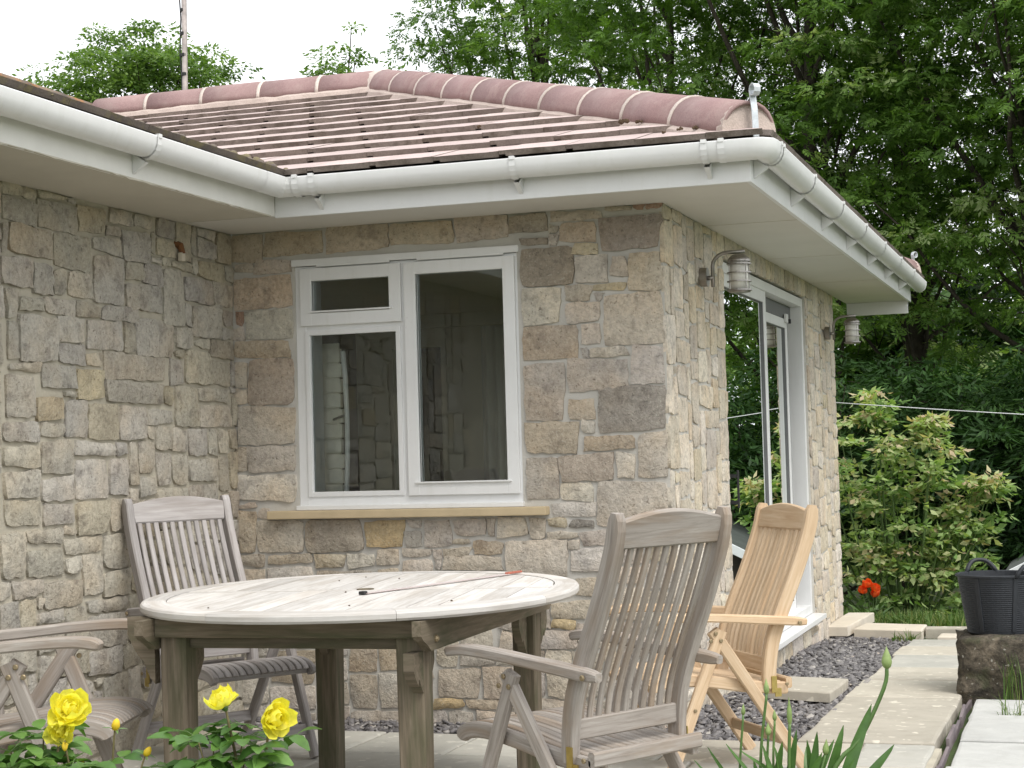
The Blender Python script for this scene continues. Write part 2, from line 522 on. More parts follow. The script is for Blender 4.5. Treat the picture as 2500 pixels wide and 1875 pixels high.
def slab_mesh(name, poly, zf, th, mat, rg, lip=.008, jit=.004):
    """flagstone: poly in plan, top follows zf(x,y), rounded arris and a slightly uneven edge"""
    c = Vector((sum(p[0] for p in poly) / len(poly), sum(p[1] for p in poly) / len(poly)))
    edge = []
    for i in range(len(poly)):
        a, b = Vector(poly[i]), Vector(poly[(i + 1) % len(poly)])
        k = max(1, int((b - a).length / .14))
        for t in range(k):
            q = a.lerp(b, t / k)
            edge.append(q + Vector((rg.uniform(-jit, jit), rg.uniform(-jit, jit))))
    n = len(edge)
    V, F = [], []
    for lev in range(4):
        for q in edge:
            d = (c - q)
            d = d / max(d.length, 1e-6)
            ins = (0, 0, lip * .6, lip * 2.2)[lev]
            z = zf(q.x, q.y) + (-th, -lip, -lip * .3, 0)[lev]
            V.append((q.x + d.x * ins - c.x, q.y + d.y * ins - c.y, z))
    for lev in range(3):
        for i in range(n):
            F.append((lev * n + i, lev * n + (i + 1) % n, (lev + 1) * n + (i + 1) % n, (lev + 1) * n + i))
    F.append(tuple(range(3 * n, 4 * n)))
    return mesh_from(name, V, F, mat), c
def slab(name, poly, zf, th, mat, rg, parent=None, **k):
    me, c = slab_mesh(name, poly, zf, th, mat, rg, **k)
    return obj(name, me, parent, (c.x, c.y, 0))
def rect(x0, x1, y0, y1): return [(x0, y0), (x1, y0), (x1, y1), (x0, y1)]

RG = random.Random(5)
patio = thing('patio', 'grey flagstone patio under the garden table', 'patio', (0, 0, 0), kind='structure')
ycuts = [-3.35, -2.75, -2.1, -1.35, -.87, -.36]
for j in range(len(ycuts) - 1):
    x = .02 - (j % 2) * .0
    while x < 3.3:
        w = RG.choice([.45, .6, .75, .9])
        x1 = min(x + w, 3.31)
        if 3.31 - x1 < .25: x1 = 3.31
        dz = RG.uniform(-.004, .004)
        slab('paving_slab', rect(x + .006, x1 - .006, ycuts[j] + .006, ycuts[j + 1] - .006), lambda a, b, dz=dz: .178 + dz, .05,
             RG.choice(['flag_grey', 'flag_grey', 'flagstone']), RG, patio)
        x = x1
pb = MB(); pb.box(0, 3.33, -3.36, -.35, .1, .163)
pb.make('slab_bedding', 'mortar_beige', patio)
path = thing('garden_path', 'flagstone path running along the slate chippings beside the patio door', 'path', kind='structure')
yy = [-.36, .32, 1.18, 1.95, 2.60, 3.35, 3.95, 4.45]
for i in range(len(yy) - 1):
    dz = RG.uniform(-.004, .004)
    slab('path_slab', rect(2.745 + RG.uniform(-.015, .015), 3.31 + RG.uniform(-.02, .01) - .03 * max(0, yy[i] - 1.5) / 2, yy[i] + .005, yy[i + 1] - .005),
         lambda a, b, dz=dz: .18 - .025 * b + dz, .06, RG.choice(['flagstone', 'flagstone', 'flag_grey']), RG, path)
slab('path_slab', rect(2.92, 3.24, 4.47, 4.68), lambda a, b: .085, .05, 'sandstone_pale', RG, path)
pv = thing('pale_paving', 'row of pale concrete slabs below the rough stone block', 'paving', kind='structure')
yy = [-1.95, -1.32, -.69, -.085, .62, 1.20]
for i in range(len(yy) - 1):
    d = (-.006, .004, -.004, .003, -.012)[i]
    slab('concrete_slab', rect(3.375 + RG.uniform(-.01, .01), 4.15, yy[i] + .012, yy[i + 1] - .012), lambda a, b, d=d: .155 + d, .045, 'concrete_pale', RG, pv)
    slab('concrete_slab', rect(4.17, 4.95, yy[i] + .012, yy[i + 1] - .012), lambda a, b, d=d: .152 + d, .045, 'concrete_pale', RG, pv)
# upright slate edging between the path and the pale slabs
ed = thing('slate_edging', 'purple slate strips set on edge between path and pale slabs', 'edging', (3.34, 0, .1))
y = -2.0
while y < 1.9:
    l = RG.uniform(.22, .5)
    m = MB(); m.box(-.007, .007, 0, l - .012, -.05, .060 + RG.uniform(-.02, .022) - .02 * max(0, y), ch=.003)
    o = m.make('edging_strip', 'slate_edge', ed, loc=(RG.uniform(-.012, .012), y, 0)); o.rotation_euler = (0, RG.uniform(-.06, .06), RG.uniform(-.03, .03))
    y += l

# slate chippings: one stuff object
def chips():
    pts = []
    rg = np.random.default_rng(4)
    for (x0, x1, y0, y1, n) in ((2.17, 2.76, -.45, 5.35, 12500), (0.03, 2.2, -.36, -.01, 3000), (2.0, 2.75, -.36, -.02, 1200)):
        P = np.c_[rg.uniform(x0, x1, n), rg.uniform(y0, y1, n)]
        pts.append(P)
    P = np.vstack(pts); n = len(P)
    z = np.where(P[:, 1] < 0, .18, .18 - .025 * P[:, 1]) - .035 + rg.uniform(-.012, .022, n)
    near = np.clip((2.45 - P[:, 0]) / .3, 0, 1) * (P[:, 1] > .1)
    z += near * .03 * (.5 + .5 * np.sin(P[:, 1] * 2.3))
    base = np.array([[-1, -1, -1], [1, -1, -1], [1, 1, -1], [-1, 1, -1], [-.8, -.8, 1], [.8, -.8, 1], [.8, .8, 1], [-.8, .8, 1]], float)
    S = np.c_[rg.gamma(3.2, .0036, n) + .004, rg.gamma(3.2, .0024, n) + .003, rg.uniform(.002, .007, n)]
    B = base[None] * (1 + rg.uniform(-.35, .35, (n, 8, 3))) * S[:, None]
    a = rg.uniform(0, 6.28, n); t = rg.normal(0, .35, n); t2 = rg.normal(0, .35, n)
    x, y, zz = B[..., 0], B[..., 1], B[..., 2]
    y, zz = y * np.cos(t)[:, None] - zz * np.sin(t)[:, None], y * np.sin(t)[:, None] + zz * np.cos(t)[:, None]
    x, zz = x * np.cos(t2)[:, None] - zz * np.sin(t2)[:, None], x * np.sin(t2)[:, None] + zz * np.cos(t2)[:, None]
    x, y = x * np.cos(a)[:, None] - y * np.sin(a)[:, None], x * np.sin(a)[:, None] + y * np.cos(a)[:, None]
    V = np.stack([x + P[:, :1], y + P[:, 1:2], zz + z[:, None]], -1).reshape(-1, 3)
    f = np.array([[0, 3, 2, 1], [4, 5, 6, 7], [0, 1, 5, 4], [1, 2, 6, 5], [2, 3, 7, 6], [3, 0, 4, 7]])
    F = (f[None] + 8 * np.arange(n)[:, None, None]).reshape(-1, 4)
    return V, F, np.repeat(np.clip(rg.beta(2, 2.6, n), 0, 1), 8)
def fast_mesh(name, V, F, mat, rnd=None):
    """big quad or tri mesh straight from arrays"""
    me = bpy.data.meshes.new(name)
    k = F.shape[1]
    me.vertices.add(len(V)); me.vertices.foreach_set('co', np.ascontiguousarray(V, dtype=np.float32).ravel())
    me.loops.add(F.size); me.loops.foreach_set('vertex_index', np.ascontiguousarray(F, dtype=np.int32).ravel())
    me.polygons.add(len(F)); me.polygons.foreach_set('loop_start', np.arange(0, F.size, k, dtype=np.int32))
    if rnd is not None:
        a = me.attributes.new('rnd', 'FLOAT', 'POINT'); a.data.foreach_set('value', np.asarray(rnd, dtype=np.float32))
    me.materials.append(MAT[mat])
    me.update(calc_edges=True)
    return me
V, F, r_ = chips()
o = obj('slate_chippings', fast_mesh('slate_chippings', V, F, 'slate_chip', r_))
tag(o, 'dark grey slate chippings between the house wall and the path', 'gravel', kind='stuff')
m = MB(); m.add([(2.16, -.36, .125), (2.75, -.36, .125), (2.75, 5.4, -.01), (2.16, 5.4, -.01), (0, -.36, .13), (2.16, 0, .13), (0, 0, .13)], [(0, 1, 2, 3), (4, 0, 5, 6)])
tag(m.make('gravel_bed', 'soil'), 'dark bed under the slate chippings', 'bed', kind='structure')

fs = obj('flagstone', slab_mesh('flagstone', [(-.17, -.29), (.145, -.36), (.155, .27), (-.16, .29)], lambda a, b: 0, .05, 'flagstone', RG)[0])
fs.location = (2.545, 1.285, .192); fs.rotation_euler = (-.025, .02, 0)
tag(fs, 'single flagstone lying in the slate chippings beside the path', 'flagstone')
for nm, poly, z, lab in (('sandstone_plank', [(2.14, 4.62), (2.30, 4.62), (2.36, 5.62), (2.17, 5.62)], .135, 'short pale sandstone length butting the house corner past the door'),
                         ('sandstone_plank', [(2.33, 4.72), (2.80, 4.60), (2.80, 5.02), (2.36, 5.12)], .11, 'longer pale sandstone length lying at the end of the slate chippings')):
    s_ = slab(nm, poly, lambda a, b, z=z: z, .07, 'sandstone_pale', RG)
    tag(s_, lab, 'stone slab', 'loose sandstone lengths')
m = MB(); m.box(-.17, .17, -.09, .09, -.04, .03, ch=.006)
s_ = m.make('weathered_plank', 'flagstone', loc=(2.98, 4.85, .075)); s_.rotation_euler = (0, 0, .03)
tag(s_, 'weathered grey-brown stone length behind the last path slab', 'stone slab')

# ------------------------------------------------------------------ stone walls
WST=[(144,162,242,250,'k'),(164,188,246,250,''),(190,202,249,252,'g'),(202,208,249,252,'r'),(209,216,249,252,'r'),(163,167,241,244,''),(163,167,235,240,''),(168,185,236,246,'t'),(187,215,231,246,'d'),(174,186,230,235,'y'),(149,162,236,239,'d'),(148,174,217,234,'d'),(175,190,217,229,''),(192,199,219,228,''),(199,215,212,229,''),(183,198,213,217,'y'),(170,183,209,216,''),(184,187,208,212,''),(148,167,199,216,''),(170,186,199,208,''),(188,215,188,212,''),(149,175,183,198,'t'),(177,186,189,198,''),(181,198,183,187,''),(177,180,183,187,''),(200,215,170,187,''),(170,198,168,182,''),(148,168,155,181,''),(171,182,166,168,''),(170,182,155,164,'t'),(184,215,149,169,'b'),(176,182,149,154,''),(148,174,140,154,'t'),(177,200,141,147,'t'),(202,215,128,148,''),(148,164,119,138,''),(165,190,127,139,'t'),(192,200,128,139,''),(165,180,118,126,''),(182,215,106,126,''),(159,181,111,117,''),(159,167,106,110,'y'),(169,180,106,109,'b'),(158,172,101,104,''),(174,188,98,104,''),(134,148,102,111,''),(150,157,101,110,''),(0,17,237,250,'t'),(18,49,239,250,'t'),(51,83,239,251,'t'),(84,116,240,250,'t'),(117,143,240,251,'t'),(2,12,232,236,''),(13,34,231,237,''),(1,34,214,229,'t'),(2,6,206,213,'r'),(7,33,199,214,''),(-1,7,199,205,''),(1,30,190,198,'t'),(0,7,176,188,''),(8,33,167,189,'t'),(0,7,168,175,''),(2,33,148,166,''),(0,6,135,147,''),(6,33,135,147,''),(0,33,121,133,''),(1,10,96,116,'t'),(11,35,96,111,''),(37,66,96,111,'d'),(68,87,98,110,'o'),(90,96,107,110,''),(88,96,98,105,''),(98,111,98,110,''),(113,128,103,110,''),(130,148,102,110,'d'),(12,18,112,117,''),(112,120,99,101,''),(122,136,94,100,'t'),(138,167,84,100,''),(107,120,93,97,''),(107,135,87,93,''),(113,119,99,101,''),(174,186,98,103,''),(168,173,96,100,''),(169,186,86,96,''),(170,181,75,83,''),(159,180,65,72,''),(159,170,60,64,'o'),(153,170,51,60,''),(171,176,56,62,''),(114,130,43,48,''),(103,123,28,41,'t'),(125,142,28,42,'t'),(134,143,50,58,''),(156,167,29,50,''),(100,115,23,27,'o'),(117,132,23,27,'t')]
LST=[(-189,-166,236,245,''),(-165,-137,236,247,''),(-136,-116,238,248,''),(-112,-94,244,250,''),(-92,-77,245,250,''),(-185,-156,224,235,'t'),(-154,-127,221,235,''),(-190,-170,211,222,''),(-169,-156,209,221,''),(-156,-146,210,220,''),(-144,-126,210,220,''),(-125,-102,209,229,''),(-100,-86,221,228,''),(-85,-69,220,229,''),(-100,-70,208,220,''),(-68,-50,203,228,''),(-48,-22,215,226,''),(-20,-1,215,226,''),(-42,-14,199,214,''),(-11,-2,206,213,''),(-179,-163,202,207,'g'),(-162,-140,202,208,''),(-139,-121,202,208,''),(-119,-90,202,208,''),(-90,-71,204,208,'y'),(-179,-153,182,200,''),(-152,-133,191,201,''),(-153,-133,182,191,''),(-131,-104,189,202,''),(-102,-93,189,203,''),(-92,-60,188,204,''),(-58,-43,193,203,''),(-39,-26,194,198,''),(-25,-3,190,198,'t'),(-186,-165,178,182,''),(-164,-140,172,182,'g'),(-132,-120,182,187,'y'),(-139,-119,168,180,'y'),(-118,-68,177,188,''),(-117,-70,167,176,'b'),(-63,-52,176,187,''),(-49,-25,177,192,''),(-24,-6,177,188,''),(-188,-169,160,176,''),(-168,-150,159,168,'o'),(-148,-132,152,167,'g'),(-131,-108,151,166,''),(-107,-85,151,165,''),(-83,-62,158,164,''),(-59,-38,157,175,''),(-37,-8,169,175,''),(-36,-6,157,167,''),(-35,-10,227,235,'y'),(-60,-42,227,232,''),(-36,-18,237,245,''),(-17,-3,236,250,'t'),(-73,-57,234,241,'y'),(-102,-79,229,242,''),(-190,-167,118,127,''),(-164,-144,117,125,''),(-141,-117,112,125,'y'),(-176,-152,110,115,''),(-193,-178,98,115,''),(-176,-152,97,107,''),(-150,-139,97,103,''),(-137,-123,87,103,''),(-122,-101,85,95,''),(-165,-137,84,94,''),(-186,-166,90,97,''),(-134,-104,79,86,''),(-158,-135,56,66,''),(-134,-109,53,63,''),(-108,-93,54,63,'')]
PAL = {'W': [(.56, .505, .435), (.52, .47, .41), (.60, .555, .485), (.55, .485, .405), (.495, .445, .385)],
       'L': [(.49, .455, .39), (.46, .43, .37), (.515, .48, .41), (.48, .44, .365), (.445, .415, .365)],
       'D': [(.68, .61, .51), (.64, .565, .465), (.60, .535, .455), (.71, .645, .55), (.65, .57, .455)]}  # door wall stones paler, its stronger daylight put into the colour
TAGC = {'t': (.455, .375, .285), 'd': (.255, .21, .165), 'k': (.31, .27, .225), 'b': (.20, .188, .175), 'g': (.36, .345, .315),
        'y': (.50, .425, .27), 'o': (.50, .37, .18), 'r': (.36, .19, .125)}
def stone_mesh(w, h, rg, proud, rough, cell=.034, jit=.0045):
    nx = max(3, min(11, int(round(w / cell)))); ny = max(3, min(9, int(round(h / cell))))
    V, F = [], []
    ph = [rg.uniform(0, 6.28) for _ in range(8)]
    tx, ty = rg.uniform(-.25, .25), rg.uniform(-.25, .25)
    sk = [rg.uniform(-.008, .008) for _ in range(4)]
    cr = min(w, h) * rg.uniform(.04, .12)
    def lowf(a, b):
        return math.sin(a * 2.1 + ph[0]) * math.cos(b * 1.9 + ph[1]) * .6 + math.sin(a * 4.3 + b * 2.7 + ph[2]) * .4 + math.sin(b * 5.1 - a * 3.3 + ph[3]) * .3
    for j in range(ny + 1):
        for i in range(nx + 1):
            a, b = -1 + 2 * i / nx, -1 + 2 * j / ny
            ed = i in (0, nx) or j in (0, ny)
            x, y = a * w / 2, b * h / 2
            # round the corner
            dx, dy = abs(x) - (w / 2 - cr), abs(y) - (h / 2 - cr)
            if dx > 0 and dy > 0:
                l = math.hypot(dx, dy)
                m_ = max(dx, dy)
                k = m_ / l
                x = math.copysign(w / 2 - cr + dx * k, x); y = math.copysign(h / 2 - cr + dy * k, y)
            x += sk[0] * b * .6 + sk[1] * a * b
            y += sk[2] * a * .6 + sk[3] * a * b * .7
            if ed:
                x += rg.uniform(-jit, jit); y += rg.uniform(-jit, jit)
                n = proud * rg.uniform(.45, .85)
            else:
                e = min(1 - abs(a), 1 - abs(b))
                bul = min(1, e * 1.2 + .75)
                n = proud * bul * (1 + tx * a + ty * b) + rough * lowf(a * w * 9, b * h * 9) + rg.uniform(-1, 1) * rough * .55
                n = max(n, .004)
                x += rg.uniform(-.004, .004); y += rg.uniform(-.004, .004)
            V.append((x, y, n))
    for j in range(ny):
        for i in range(nx):
            q = (j * (nx + 1) + i, j * (nx + 1) + i + 1, (j + 1) * (nx + 1) + i + 1, (j + 1) * (nx + 1) + i)
            F.append(q)
    ring = [i for i in range(nx + 1)] + [j * (nx + 1) + nx for j in range(1, ny + 1)] + [ny * (nx + 1) + i for i in range(nx - 1, -1, -1)] + [j * (nx + 1) for j in range(ny - 1, 0, -1)]
    b0 = len(V)
    for r in ring:
        x, y, n = V[r]
        V.append((x, y, n))
    k = len(ring)
    for r in ring:
        x, y, n = V[r]
        V.append((x * 1.01, y * 1.01, -.012))
    for i in range(k):
        F.append((b0 + (i + 1) % k, b0 + i, b0 + k + i, b0 + k + (i + 1) % k))
    return V, F
def pack(U0, U1, Z0, Z1, traced, holes, rg, wr, hr, joint=1.3):
    """stones (u0,u1,z0,z1,tag) in cm: the traced ones first, the gaps filled greedily"""
    nu, nz = int(U1 - U0), int(Z1 - Z0)
    occ = np.zeros((nz, nu), bool)
    def mark(a, b, c, d, m=0):
        occ[max(0, int(c - Z0 - m)):max(0, int(d - Z0 + m)), max(0, int(a - U0 - m)):max(0, int(b - U0 + m))] = True
    for h in holes: mark(*h)
    res = []
    for (a, b, c, d, t) in traced:
        a, b, c, d = max(a, U0), min(b, U1), max(c, Z0), min(d, Z1)
        if b - a < 3 or d - c < 2: continue
        sub = occ[int(c - Z0):int(d - Z0), int(a - U0):int(b - U0)]
        if sub.size == 0 or sub.mean() > .25: continue
        # trim against neighbours already placed
        while sub.size and sub[:, 0].mean() > .5: a += 1; sub = sub[:, 1:]
        while sub.size and sub[:, -1].mean() > .5: b -= 1; sub = sub[:, :-1]
        while sub.size and sub[0].mean() > .5: c += 1; sub = sub[1:]
        while sub.size and sub[-1].mean() > .5: d -= 1; sub = sub[:-1]
        if b - a < 3 or d - c < 2: continue
        res.append((a, b, c, d, t)); mark(a, b, c, d, 1)
    for z in range(nz):
        u = 0
        while u < nu:
            if occ[z, u]: u += 1; continue
            w = 0; W = rg.uniform(*wr)
            while u + w < nu and not occ[z, u + w] and w < W: w += 1
            # swallow a sliver that would be left over
            k = 0
            while u + w + k < nu and not occ[z, u + w + k] and k < 7: k += 1
            if k < 7: w += k
            H = rg.uniform(*hr); h = 1
            while z + h < nz and h < H and not occ[z + h, u:u + w].any(): h += 1
            k = 0
            while z + h + k < nz and k < 5 and not occ[z + h + k, u:u + w].any(): k += 1
            if k < 5: h += k
            if w >= 4 and h >= 3:
                res.append((U0 + u + .5, U0 + u + w - .5, Z0 + z + .5, Z0 + z + h - .5, ''))
                m_ = int(round(joint))
                occ[z:z + h + m_, max(0, u - 1):u + w + m_] = True
            else:
                occ[z:z + h, u:u + w] = True
            u += max(w, 1)
    return res
def place_stones(stones, axis, parent, pal, mat, rg, proud, rough, off=0.0, pos=None):
    for (a, b, c, d, t) in stones:
        w, h = (b - a) / 100 + .004, (d - c) / 100 + .004
        V, F = stone_mesh(w, h, rg, rg.uniform(*proud) * (0.5 if t == 'r' else 1), rough)
        cu, cz = (a + b) / 200, (c + d) / 200
        if axis == 'W':
            V = [(x, -n, y) for x, y, n in V]; loc = (cu, -off, cz)
        elif axis == 'L':
            V = [(n, x, y) for x, y, n in V]; F = F; loc = (off, cu, cz)
        else:
            V = [(n, x, y) for x, y, n in V]; loc = (2.16 + off, cu, cz)
        me = mesh_from('stone', V, F, mat, smooth=True)
        o = obj('stone', me, parent, loc)
        c0 = TAGC.get(t)
        if c0 is not None:
            e_ = rg.choice(PAL[pal]); f_ = .60 if pal == 'L' else .32
            c0 = tuple(c0[i] * (1 - f_) + e_[i] * f_ for i in range(3))
        if c0 is None:
            c0 = rg.choice(PAL[pal])
            if rg.random() < .07:
                e_ = rg.choice([TAGC['y'], TAGC['k'], TAGC['t'], TAGC['g']]); c0 = tuple((c0[i] + e_[i]) / 2 for i in range(3))
        k = rg.uniform(.90, 1.10)
        o.color = (c0[0] * k, c0[1] * k, c0[2] * k * rg.uniform(.95, 1.04), 1)

house = thing('bungalow', 'older stone bungalow wing with mossy dark roof and white gutter', 'house', (0, -2.5, 0))
ext = thing('house_extension', 'newer stone extension with pink tiled hip roof, window and patio door', 'house', (1.08, 2.7, 0))
def hp(o, parent):
    """parent a part built in world coordinates"""
    o.parent = parent
    o.location = Vector(o.location) - Vector(parent.location)
    return o
def part(mb, name, mats, parent, smooth=False):
    return hp(mb.make(name, mats, smooth=smooth), parent)

SOF = 2.51
WX0, WX1, WZ0, WZ1 = .338, 1.468, 1.19, 2.329
DY0, DY1, DZ0, DZ1 = 1.335, 4.05, .283, 2.383
# walls: each core is mortar, the stones sit on it
m = MB(); m.box(-.32, 0, -5.2, -.001, -.1, SOF + .02); m.box(-4.2, -.32, -5.2, -4.9, -.1, SOF + .02)
lw = part(m, 'left_wall', 'mortar_beige', house)
m = MB()
m.box(0, WX0, 0, .18, -.1, SOF + .02); m.box(WX1, 2.16, 0, .18, -.1, SOF + .02)
m.box(WX0, WX1, 0, .18, -.1, WZ0 - .02); m.box(WX0, WX1, 0, .18, WZ1 + .035, SOF + .02)
ww = part(m, 'window_wall', 'mortar_grey', ext)
m = MB()
m.box(1.86, 2.16, .18, DY0, -.15, SOF + .02); m.box(1.86, 2.16, DY1, 5.407, -.15, SOF + .02)
m.box(1.86, 2.16, DY0, DY1, -.15, DZ0 - .03); m.box(1.86, 2.16, DY0, DY1, DZ1 + .015, SOF + .02)
dw = part(m, 'door_wall', 'mortar_grey', ext)
m = MB(); m.box(-4.2, 1.86, 5.107, 5.407, -.15, SOF + .02)
part(m, 'rear_wall', 'mortar_grey', ext)

def ploc(parent): return Vector(parent.location) + (Vector(parent.parent.location) if parent.parent else Vector())
def stones_into(stones, axis, wall, *a, **k):
    before = set(bpy.data.objects)
    place_stones(stones, axis, None, *a, **k)
    off = ploc(wall)
    for o in set(bpy.data.objects) - before:
        o.parent = wall
        o.location = Vector(o.location) - off
R1 = random.Random(21)
holesW = [(32, 149, 117, 237), (18, 161, 111, 118)]
sw = pack(0, 216, 8, 251, WST, holesW, R1, (11, 30), (7, 17))
stones_into(sw, 'W', ww, 'W', 'stone', R1, (.010, .019), .0024, off=0)
sl = pack(-330, 0, 8, 251, LST, [], R1, (12, 32), (8, 19))
stones_into(sl, 'L', lw, 'L', 'stone_old', R1, (.012, .023), .0034, off=0)
# door wall: soldier stones over the door, rubble elsewhere, quoins at the corner
tr = []
y = 118
while y < 420:
    w = R1.uniform(11, 19); tr.append((y, y + w, 240, 251, '')); y += w + 1.2
z = 10; k = 0
while z < 240:
    h = R1.uniform(14, 24); w = (18 if k % 2 else 9) + R1.uniform(-3, 3)
    tr.append((0, w, z, min(z + h, 250), '')); z += h + 1.3; k += 1
holesD = [(DY0 * 100 - 1, DY1 * 100 + 1, 20, 240)]
sdw = pack(0, 540, -10, 251, tr, holesD, R1, (17, 40), (8, 20))
stones_into(sdw, 'D', dw, 'D', 'stone', R1, (.007, .015), .0026, off=0)

# ------------------------------------------------------------------ window
def ring(mb, x0, x1, z0, z1, w, y0, y1, mi=0, ch=.003):
    mb.box(x0, x0 + w, y0, y1, z0, z1, mi, ch); mb.box(x1 - w, x1, y0, y1, z0, z1, mi, ch)
    mb.box(x0 + w - .001, x1 - w + .001, y0 + .0008, y1 - .0008, z0, z0 + w, mi, ch); mb.box(x0 + w - .001, x1 - w + .001, y0 + .0008, y1 - .0008, z1 - w, z1, mi, ch)
win = hp(obj('window', None), ext); win.location = Vector((.9, 0, WZ0)) - Vector(ext.location)
def wpart(mb, name, mats, smooth=False):
    mb.V = [(v[0] - .9, v[1], v[2] - WZ0) for v in mb.V]
    return mb.make(name, mats, win, smooth)
MX, TZ = .897, 2.035
m = MB()
ring(m, WX0, WX1, WZ0 - .015, WZ1, .05, .004, .075)
m.box(MX - .022, MX + .022, .006, .073, WZ0 + .03, WZ1 - .045, ch=.003)
m.box(WX0 + .045, MX - .02, .007, .072, TZ - .02, TZ + .02, ch=.003)
wpart(m, 'frame', 'pvc_white')
m = MB(); m.box(WX0 - .012, WX1 + .012, -.016, .08, WZ1 + .002, WZ1 + .034, ch=.004); m.box(WX0 + .12, WX0 + .50, -.0165, -.010, WZ1 - .006, WZ1 + .003); m.box(MX + .08, WX1 - .06, -.0165, -.010, WZ1 - .006, WZ1 + .003)
wpart(m, 'head_trim', 'pvc_white')
m = MB(); m.box(WX0 - .006, WX1 + .006, -.03, .08, WZ0 - .032, WZ0 - .010, ch=.004)
wpart(m, 'cill_trim', 'pvc_white')
# opening sashes stand proud, the lower left light is fixed
m = MB(); ring(m, WX0 + .028, MX - .008, TZ + .006, WZ1 - .012, .060, -.012, .05); m.box(WX0 + .075, MX - .05, -.022, -.010, TZ + .068, TZ + .076, ch=.002)
wpart(m, 'top_sash', 'pvc_white')
m = MB(); ring(m, MX + .008, WX1 - .012, WZ0 + .028, WZ1 - .012, .058, -.012, .05); m.box(MX + .045, WX1 - .05, -.022, -.010, WZ0 + .084, WZ0 + .092, ch=.002)
wpart(m, 'side_sash', 'pvc_white')
m = MB(); ring(m, WX0 + .046, MX - .018, WZ0 + .03, TZ - .016, .024, -.002, .03)
wpart(m, 'glazing_bead', 'pvc_white')
for (x0, x1, z0, z1) in ((WX0 + .085, MX - .064, TZ + .062, WZ1 - .068), (MX + .063, WX1 - .066, WZ0 + .082, WZ1 - .066), (WX0 + .066, MX - .038, WZ0 + .05, TZ - .036)):
    m = MB(); ring(m, x0 - .002, x1 + .002, z0 - .002, z1 + .002, .005, .002, .012, ch=0)
    wpart(m, 'gasket', 'gasket')
    m = MB(); m.box(x0 - .006, x1 + .006, .018, .022, z0 - .006, z1 + .006)
    wpart(m, 'pane', 'glass')
m = MB(); m.box(WX0 + .001, WX0 + .050, .08, .185, WZ0, WZ1); m.box(WX1 - .02, WX1 - .001, .08, .185, WZ0, WZ1); m.box(WX0 + .051, WX1 - .02, .08, .185, WZ1 - .02, WZ1 - .001); m.box(WX0, WX1, .08, .22, WZ0 - .019, WZ0 + .012)
wpart(m, 'inner_reveal', 'pvc_white')
m = MB(); m.box(.190, 1.592, -.062, .10, 1.118, 1.157, ch=.006)
part(m, 'window_sill', 'sandstone_sill', ext)

# ------------------------------------------------------------------ sliding patio door (built in y,z then turned)
door = hp(obj('patio_door', None), ext); door.location = Vector((2.16, 2.7, DZ0)) - Vector(ext.location)
def dpart(mb, name, mats, smooth=False):
    # builder x runs along the wall (+y), builder y runs into the house (-x)
    mb.V = [(-v[1], v[0] - 2.7, v[2] - DZ0) for v in mb.V]
    mb.F = [tuple(reversed(f)) for f in mb.F]
    return mb.make(name, mats, door, smooth)
m = MB(); ring(m, DY0, DY1, DZ0, DZ1, .055, .012, .135)
dpart(m, 'frame', 'pvc_white')
m = MB(); m.box(DY0 - .02, DY1 + .03, -.075, .06, DZ0 - .035, DZ0 - .004, ch=.004)
dpart(m, 'threshold', 'pvc_white')
def sash(a, b, z0, z1, y0, y1, w):
    m = MB(); ring(m, a, b, z0, z1, w, y0, y1, ch=.004)
    s = dpart(m, 'sash', 'pvc_white')
    m = MB(); ring(m, a + w - .002, b - w + .002, z0 + w - .002, z1 - w + .002, .006, y0 + .006, y0 + .02, ch=0)
    dpart(m, 'gasket', 'gasket')
    m = MB(); yc = (y0 + y1) / 2
    m.box(a + w - .008, b - w + .008, yc - .003, yc + .003, z0 + w - .008, z1 - w + .008)
    dpart(m, 'pane', 'glass')
sash(DY0 + .05, 2.73, DZ0 + .045, DZ1 - .05, .025, .065, .072)
sash(2.60, DY1 - .25, DZ0 + .045, DZ1 - .15, .078, .118, .06)
m = MB(); m.box(2.72, DY1 - .06, .085, .12, DZ1 - .145, DZ1 - .056)
dpart(m, 'track_shadow_gap', 'gasket')
m = MB(); m.box(DY1 - .245, DY1 - .232, .08, .12, DZ0 + .05, DZ1 - .15)
dpart(m, 'edge_seal', 'gasket')
m = MB(); m.box(1.478, 1.493, -.022, -.010, 1.08, 1.28, ch=.005); m.box(1.481, 1.490, -.012, .026, 1.10, 1.12); m.box(1.481, 1.490, -.012, .026, 1.24, 1.26)
dpart(m, 'handle', 'cable_black')
m = MB(); m.box(DY1 - .36, DY1 - .29, .06, .078, DZ1 - .175, DZ1 - .12, ch=.004); m.box(DY1 - .30, DY1 - .27, .045, .062, DZ1 - .18, DZ1 - .15, 1, ch=.004)
dpart(m, 'latch', ['pvc_white', 'cable_black'])

# ------------------------------------------------------------------ rooms seen through the glass
m = MB()
m.box(-4.1, 1.86, .182, 5.107, DZ0 - .06, DZ0 - .03)
part(m, 'room_floor', 'floor_wood', ext)
m = MB(); m.box(-4.1, 1.86, .187, 5.105, 2.46, 2.49); m.box(-1.4, 1.858, 4.50, 4.58, 2.36, 2.459)
part(m, 'room_ceiling', 'plaster', ext)
m = MB(); m.box(-1.45, -1.35, .187, 5.105, DZ0 - .03, 2.459)
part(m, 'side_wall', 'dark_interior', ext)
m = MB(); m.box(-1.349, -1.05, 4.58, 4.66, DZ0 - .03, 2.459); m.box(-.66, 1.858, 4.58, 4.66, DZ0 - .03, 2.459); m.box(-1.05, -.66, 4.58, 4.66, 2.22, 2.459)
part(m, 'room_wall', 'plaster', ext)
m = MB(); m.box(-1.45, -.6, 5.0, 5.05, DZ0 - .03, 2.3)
part(m, 'hall_wall', 'dark_interior', ext)
